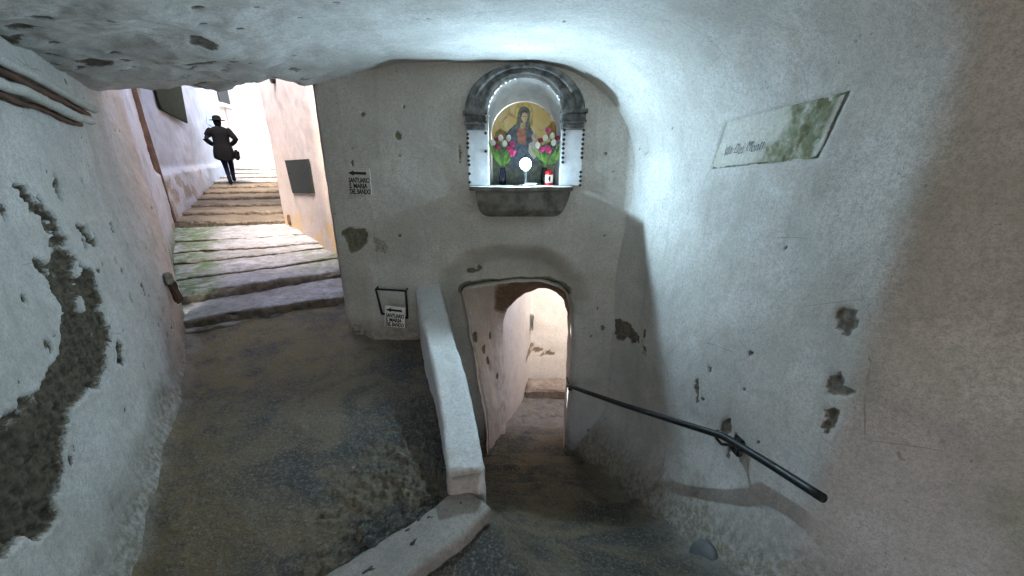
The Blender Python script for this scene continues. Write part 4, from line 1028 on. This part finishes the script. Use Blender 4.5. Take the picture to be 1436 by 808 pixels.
# ------------------------------------------------------------------ the two little direction signs
def direction_sign(c, w_, h_, roll, mat, label, name, thick=.008, skew=0):
    e = empty(name, tuple(c)); e.rotation_euler = (0, roll, 0)
    link('board', box_mesh('board', (w_, thick, h_), .0015, (0, 0, 0), 1), mat, e)
    yy = -thick / 2 - .0006
    aw = [(-.46, .30), (-.20, .40), (-.20, .35), (.34, .35), (.34, .25), (-.20, .25), (-.20, .20)]
    link('arrow', prism_mesh('arrow', [(x * w_, yy, z * h_ + .02 * h_) for x, z in aw], .0008, (0, 1, 0)), M['ink'], e)
    for k, tx in enumerate(('SANTUARIO', 'S. MARIA', 'DEL BANDO')):
        me = text_mesh('lettering', tx, h_ * .255, .08, .0010 + .004 * h_, 'LEFT', .92)
        xs_ = [v_.co.x for v_ in me.vertices]; sc_ = (w_ * (.92, .80, .92)[k]) / (max(xs_) - min(xs_))
        for v_ in me.vertices: v_.co.x = (v_.co.x - min(xs_)) * sc_
        o_ = link('lettering', me, M['ink'], e); o_.rotation_euler = (math.pi / 2, 0, 0); o_.location = (-w_ * .46, yy, h_ * (.02 - .215 * k) - h_ * .05)
    tag(e, label, 'sign', 'santuario direction signs')
    return e
direction_sign(onY(504, 255, PY - .012), .196, .220, math.radians(1.5), simple('sign_grey', (.47, .46, .42), .8, 0, .12, 30, .2), 'small grey arrow sign painted flat on the wall above the peeled patch', 'direction_sign', .008)
direction_sign(onY(554, 444.5, PY - .175), .185, .205, math.radians(7), M['sign'], 'small white arrow sign tilted against a black wire frame', 'direction_sign', .008)
fr_ = empty('wire_frame', tuple(onY(550, 425, PY - .12)))
fpts = [onY(px, py, PY - .135) for px, py in [(527, 405.5), (569, 408), (571.5, 446), (535.5, 440)]]
for k in range(4):
    o_ = link('bar', tube_mesh('bar', [fpts[k], fpts[(k + 1) % 4]], .0105, 8), M['iron'], fr_); o_.matrix_parent_inverse = Matrix.Translation(-fr_.location)
for k in (0, 1):
    o_ = link('pin', tube_mesh('pin', [fpts[k], np.array(fpts[k]) + np.array([0, .16, 0])], .007, 8), M['iron'], fr_); o_.matrix_parent_inverse = Matrix.Translation(-fr_.location)
tag(fr_, 'small black metal frame fixed to the wall behind the tilted sign', 'frame')

# ------------------------------------------------------------------ street-name plaque in the right wall
c4v = [np.array(c) for c in c4]                         # bottom-left, bottom-right, top-right, top-left
nr = np.array([-1, B_, 0]); nr = nr / np.linalg.norm(nr)
U, V_ = np.meshgrid(np.linspace(0, 1, 110), np.linspace(0, 1, 44), indexing='ij')
Pq = ((1 - U) * (1 - V_))[..., None] * c4v[0] + (U * (1 - V_))[..., None] * c4v[1] + (U * V_)[..., None] * c4v[2] + ((1 - U) * V_)[..., None] * c4v[3]
Pq = Pq + nr * -.002
pp = Pq.reshape(-1, 3); u_, v_ = U.ravel(), V_.ravel()
edge = np.minimum.reduce([u_ * .67, (1 - u_) * .67, v_ * .24, (1 - v_) * .24])
mo_ = sstep(.50, .66, u_ + .10 * fbm(pp, 9, 3, 5)) * sstep(.99, .93, u_)
dmg_ = sstep(.010, .004, edge + .004 * fbm(pp, 14, 3, 3)) * ((u_ > .95) * .9 + (v_ < .05) * .7) * sstep(-.3, .3, fbm(pp, 6, 3, 31) + .15)
hol = sstep(.10, .5, fbm(pp, 13, 4, 8)) * mo_ * .8
plaque_m = plaster('plaque_plaster', (.58, .57, .51), (.50, .49, .43), .2, .2, mortar=(.07, .065, .05), mortar2=(.14, .13, .10), moss=(.088, .108, .026))
o = sheet('street_plaque', Pq, plaque_m, (0, 1.5, 0), (-.004 * dmg_ - .006 * hol + fbm(pp, 20, 3, 3) * .001 * (1 + 4 * mo_)).reshape(U.shape), None, {'dmg': np.maximum(dmg_, hol * .25), 'moss': mo_ * .8, 'warm': np.zeros(len(pp))})
tag(o, 'slanting plaster street-name plaque with green stained end on the side wall', 'plaque')
me = text_mesh('lettering', 'Via Dei Monti', .058, .12, -.0009, 'LEFT', 1.08)
xs_ = [v0.co.x for v0 in me.vertices]; x0_, x1_ = min(xs_), max(xs_)
for v0 in me.vertices:                                  # lay the lettering on the plaque, left third of its length
    uu = .10 + (v0.co.x - x0_) / (x1_ - x0_) * .41; vv = .28 + 1.25 * v0.co.y / .24 + .02 * math.sin(uu * 40)
    a0 = ((1 - uu) * (1 - vv)) * c4v[0] + (uu * (1 - vv)) * c4v[1] + (uu * vv) * c4v[2] + ((1 - uu) * vv) * c4v[3]
    v0.co = Vector(a0 + nr * (.0022 + (.0006 if v0.co.z > 0 else -.0006)))
link('lettering', me, M['ink'], o)

# ------------------------------------------------------------------ handrail
ra = onL(1155, 699, A_ - .11, B_); rb = onL(1015, 612, A_ - .10, B_); rc = onY(797, 541, PY - .09)
rail = empty('handrail', tuple(rc)); ri = Matrix.Translation(-Vector(rc))
def rl(nm, me, mat='iron'):
    o_ = link(nm, me, M[mat], rail); o_.matrix_parent_inverse = ri; return o_
pts = []
ctrl = np.array([ra, rb * .5 + ra * .5 + np.array([0, 0, .004]), rb, rc * .5 + rb * .5 + np.array([0, 0, -.012]), rc])
rl('tube', tube_mesh('tube', resample(ctrl, 40), .020, 14))
wall_pt = onL(1018, 640, A_ - .01, B_)
b1 = rb + np.array([0, 0, -.016])
hook = [rb + np.array([-.012, .05, 0]), rb + np.array([-.012, .05, -.05]), rb + np.array([.02, .035, -.085]), np.array([float(Xw(rb[1])) + .02, rb[1] + .02, rb[2] - .085])]
rl('bracket', tube_mesh('bracket', resample(np.array(hook), 24), .009, 8))
pm_ = box_mesh('wall_fixing', (.03, .07, .10), .01, (float(Xw(rb[1])) - .004, rb[1] + .01, rb[2] - .075), 2, .012, 4)
rl('wall_fixing', pm_)
hook2 = [rc + np.array([.01, 0, 0]), rc + np.array([.01, .0, -.045]), rc + np.array([.02, .03, -.06]), rc + np.array([.02, .25, -.06])]
rl('bracket', tube_mesh('bracket', resample(np.array(hook2), 20), .009, 8))
rl('wall_fixing', box_mesh('wall_fixing', (.05, .05, .06), .01, tuple(rc + np.array([.03, .07, -.065])), 2, .012, 4))
tag(rail, 'black iron handrail sloping down the side wall towards the tunnel', 'handrail')

# round stone disc set in the foot of the right wall
dc = onL(986, 781, A_ - .20, B_)
do = link('stone_disc', lathe_mesh('stone_disc', [(.02, .025), (.075, .022), (.088, .012), (.09, -.02)], 28), simple('slate_disc', (.10, .105, .105), .7, 0, .2, 12, .3)); do.location = Vector(dc)
do.rotation_euler = Vector((-.75, -.1, .55)).to_track_quat('Z', 'Y').to_euler()
tag(do, 'round grey stone disc set low in the foot of the side wall', 'disc')

# ------------------------------------------------------------------ whitewashed poles under the ceiling on the left wall
poles = [((-60, 50), (133, 155), .021, .060, 'whitewood', 'upper of the two pale poles running along the wall just under the vault', 'whitewashed poles under the vault'),
         ((-60, 88), (128, 171), .023, .075, 'whitewood', 'lower of the two pale poles running along the wall under the vault', 'whitewashed poles under the vault'),
         ((-60, 69), (122, 161), .020, .020, 'wood', 'dark brown strip added for the dark gap between the two pale poles', None),  # added dark strips give the gap and underside of the poles their shade
         ((-60, 109), (112, 174), .014, .020, 'wood', 'thin dark strip added for the dark underside of the pale poles', None)]
for k, (a, b, r_, off, mt_, lab_, gr_) in enumerate(poles):
    p0 = onL(*a, LA + off, LB); p1 = onL(*b, LA + off, LB)
    nn_ = np.array([.85, .52, 0])
    pts = [p0 + (p1 - p0) * t + np.array([0, 0, .010 * float(fbm(np.array([[t * 5 + k, 0, 0]]), 1, 3, k)[0])]) for t in np.linspace(0, 1, 44)]
    random.seed(k)
    tag(link('pole' if gr_ else 'shade_strip', tube_mesh('pole', pts, r_, 12, jitter=.10), M[mt_]), lab_, 'pole' if gr_ else 'shade_strip', gr_)
# stub of wood in the left wall near the alley
c = onL(236, 396, LA + .03, LB)
pg = empty('wooden_peg', tuple(c))
link('peg', box_mesh('peg', (.13, .06, .10), .012, (0, 0, .03), 2, .01, 4), simple('pale_peg', (.26, .22, .16), .85, 0, .3), pg)
link('peg_foot', box_mesh('peg_foot', (.05, .05, .20), .012, (-.03, .03, -.09), 2, .01, 4), M['wood'], pg)
pg.rotation_euler = (0, math.radians(-12), math.radians(-30))
tag(pg, 'short wooden peg sticking out of the limewashed wall by the lowest step', 'peg')

# ------------------------------------------------------------------ the person walking up the alley
fp = onZ(324, 258.5, -.745)
per = empty('person', tuple(fp)); per.rotation_euler = (0, 0, math.atan2(-fp[0], fp[1]) * .9)   # faces up the alley, back to the camera
def skin(name, verts, edges, radii, mat, parent, sub=2, root=0):
    me = bpy.data.meshes.new(name); me.from_pydata(verts, edges, [])
    o_ = bpy.data.objects.new(name, me); COL.objects.link(o_)
    md = o_.modifiers.new('skin', 'SKIN'); md.use_smooth_shade = True
    o_.modifiers.new('sub', 'SUBSURF').levels = sub
    for i, r_ in enumerate(radii):
        sv = me.skin_vertices[0].data[i]; sv.radius = r_ if isinstance(r_, tuple) else (r_, r_); sv.use_root = (i == root)
    bpy.context.view_layer.update()
    m2 = bpy.data.meshes.new_from_object(o_.evaluated_get(bpy.context.evaluated_depsgraph_get())); m2.name = name
    bpy.data.objects.remove(o_); m2.materials.clear(); m2.polygons.foreach_set('use_smooth', np.ones(len(m2.polygons), bool))
    return link(name, m2, mat, parent)
HS = 1.64
M['cloth'] = simple('black_cloth', (.0045, .0045, .005), 1, 0, .4, 30, .2, spec=.05); M['jeans'] = simple('dark_jeans', (.007, .009, .018), 1, 0, .4, 40, .2, spec=.05); M['skin'] = simple('skin', (.20, .12, .08), .6, 0, .1)
v = [(0, 0, .90), (0, .02, 1.08), (0, .04, 1.26), (0, .05, 1.37), (0, .06, 1.43), (0, .075, 1.50), (0, .085, 1.575),      # pelvis .. head 6
     (-.17, .04, 1.345), (-.31, -.03, 1.14), (-.19, .07, 1.0), (-.15, .10, .985),                                         # left arm, hand on hip
     (.17, .04, 1.345), (.32, -.03, 1.12), (.20, .07, .99), (.16, .10, .975),
     (-.07, .0, .82), (-.03, .06, .46), (.0, -.03, .10), (.0, .06, .035), (.0, .12, .03),
     (.08, 0, .82), (.09, .16, .50), (.085, .10, .16), (.085, .19, .10), (.085, .25, .095)]
ed = [(0, 1), (1, 2), (2, 3), (3, 4), (4, 5), (5, 6), (3, 7), (7, 8), (8, 9), (9, 10), (3, 11), (11, 12), (12, 13), (13, 14), (0, 15), (15, 16), (16, 17), (17, 18), (18, 19), (0, 20), (20, 21), (21, 22), (22, 23), (23, 24)]
rd_ = [(.15, .12), (.14, .11), (.165, .12), (.13, .09), .06, (.075, .09), (.07, .085), .068, .052, .042, .035, .068, .052, .042, .035, .095, .066, .048, .045, .035, .095, .066, .048, .045, .035]
body = skin('body', v, ed, rd_, M['jeans'], per)
# face, away from the camera, and hands
head = lathe_mesh('head', [(.02, 0), (.055, .02), (.072, .07), (.078, .12), (.074, .17), (.05, .21), (.01, .225)], 20); 
hd = link('head', head, M['skin'], per); hd.location = (0, .08, 1.44)
link('nose', box_mesh('nose', (.022, .03, .04), .008, (0, .09, .10), 2), M['skin'], hd)
for sx in (-1, 1):
    link('ear', box_mesh('ear', (.014, .03, .055), .006, (sx * .078, .0, .105), 2), M['skin'], hd)
    link('eye', lathe_mesh('eye', [(.004, 0), (.011, .003), (.011, .006), (.003, .009)], 10), M['ink'], hd, (sx * .028, .066, .118))
link('mouth', box_mesh('mouth', (.04, .012, .01), .003, (0, .072, .05), 1), simple('lip', (.25, .09, .08), .6), hd)
link('hair',  lathe_mesh('hair', [(.060, .0), (.078, .04), (.086, .09), (.088, .14), (.080, .18), (.05, .215), (.01, .23)], 20), simple('dark_hair', (.008, .006, .005), 1, 0, .3, spec=.05), hd, (0, -.022, 0))
hat = link('hat', lathe_mesh('hat', [(.175, .140), (.180, .146), (.172, .153), (.096, .162), (.097, .195), (.090, .228), (.070, .252), (.040, .265), (.01, .268)], 28), M['cloth'], hd)
for sx in (-1, 1):
    hm = bmesh.new(); hm.free()
    base = Vector((sx * .15, .11, .975))
    for k in range(5):
        if k == 4: p = [base + Vector((0, -.02, .02)), base + Vector((-sx * .015, -.05, .02)), base + Vector((-sx * .03, -.065, .012))]
        else: p = [base + Vector((0, .01, .02 - k * .017)), base + Vector((-sx * .03, .04, .018 - k * .018)), base + Vector((-sx * .065, .05 - .004 * k, .012 - k * .018))]
        link('finger', tube_mesh('finger', p, [.0095, .009, .0075], 8), M['skin'], per)
# jacket: torso shell flaring to mid thigh, open at the front, plus sleeves from a second skin
rows = []
for z_, rx_, ry_, oy in [(1.43, .075, .075, .055), (1.40, .14, .10, .045), (1.36, .19, .12, .04), (1.28, .195, .135, .03), (1.15, .172, .13, .02), (1.02, .17, .135, .01), (.92, .195, .155, .0), (.82, .215, .17, -.01), (.72, .222, .175, -.015), (.64, .215, .17, -.02)]:
    a = np.linspace(math.radians(100), math.radians(440), 48)
    fl = 1 + .05 * np.sin(a * 5) * (1.45 - z_) / .8
    hem = (.05 * np.sin(a * 2 + 1) if z_ < .7 else 0)
    rows.append(np.stack([rx_ * np.cos(a) * fl, oy + ry_ * np.sin(a) * fl, np.full(48, z_) + hem], 1))
Pj = np.array([resample(np.array(rows)[:, i], 40) for i in range(48)])
jk = sheet('jacket', Pj, M['cloth'], None, None, None, None, per)
sd_ = jk.modifiers.new('solid', 'SOLIDIFY'); sd_.thickness = .012
for sx in (-1, 1):
    pts = [(sx * .15, .04, 1.35), (sx * .20, .035, 1.31), (sx * .27, 0, 1.21), (sx * .32, -.03, 1.125), (sx * .27, .015, 1.06), (sx * .20, .07, 1.0)]
    link('sleeve', tube_mesh('sleeve', pts, [.085, .085, .074, .066, .058, .050], 14), M['cloth'], per)
bag = link('shoulder_bag', box_mesh('shoulder_bag', (.13, .20, .26), .04, (.27, .02, .74), 3, .01, 3, True), M['cloth'], per)
for sx, px_, py_, pz_ in ((-1, .0, .06, .04), (1, .085, .19, .105)):
    link('shoe', box_mesh('shoe', (.085, .25, .085), .03, (px_, py_ - .005, pz_ + .002), 3, 0, 0, True), M['cloth'], per)
per.scale = (.94, .94, .94)
tag(per, 'person in a black jacket and brimmed hat walking up the alley steps, hands on hips', 'person')
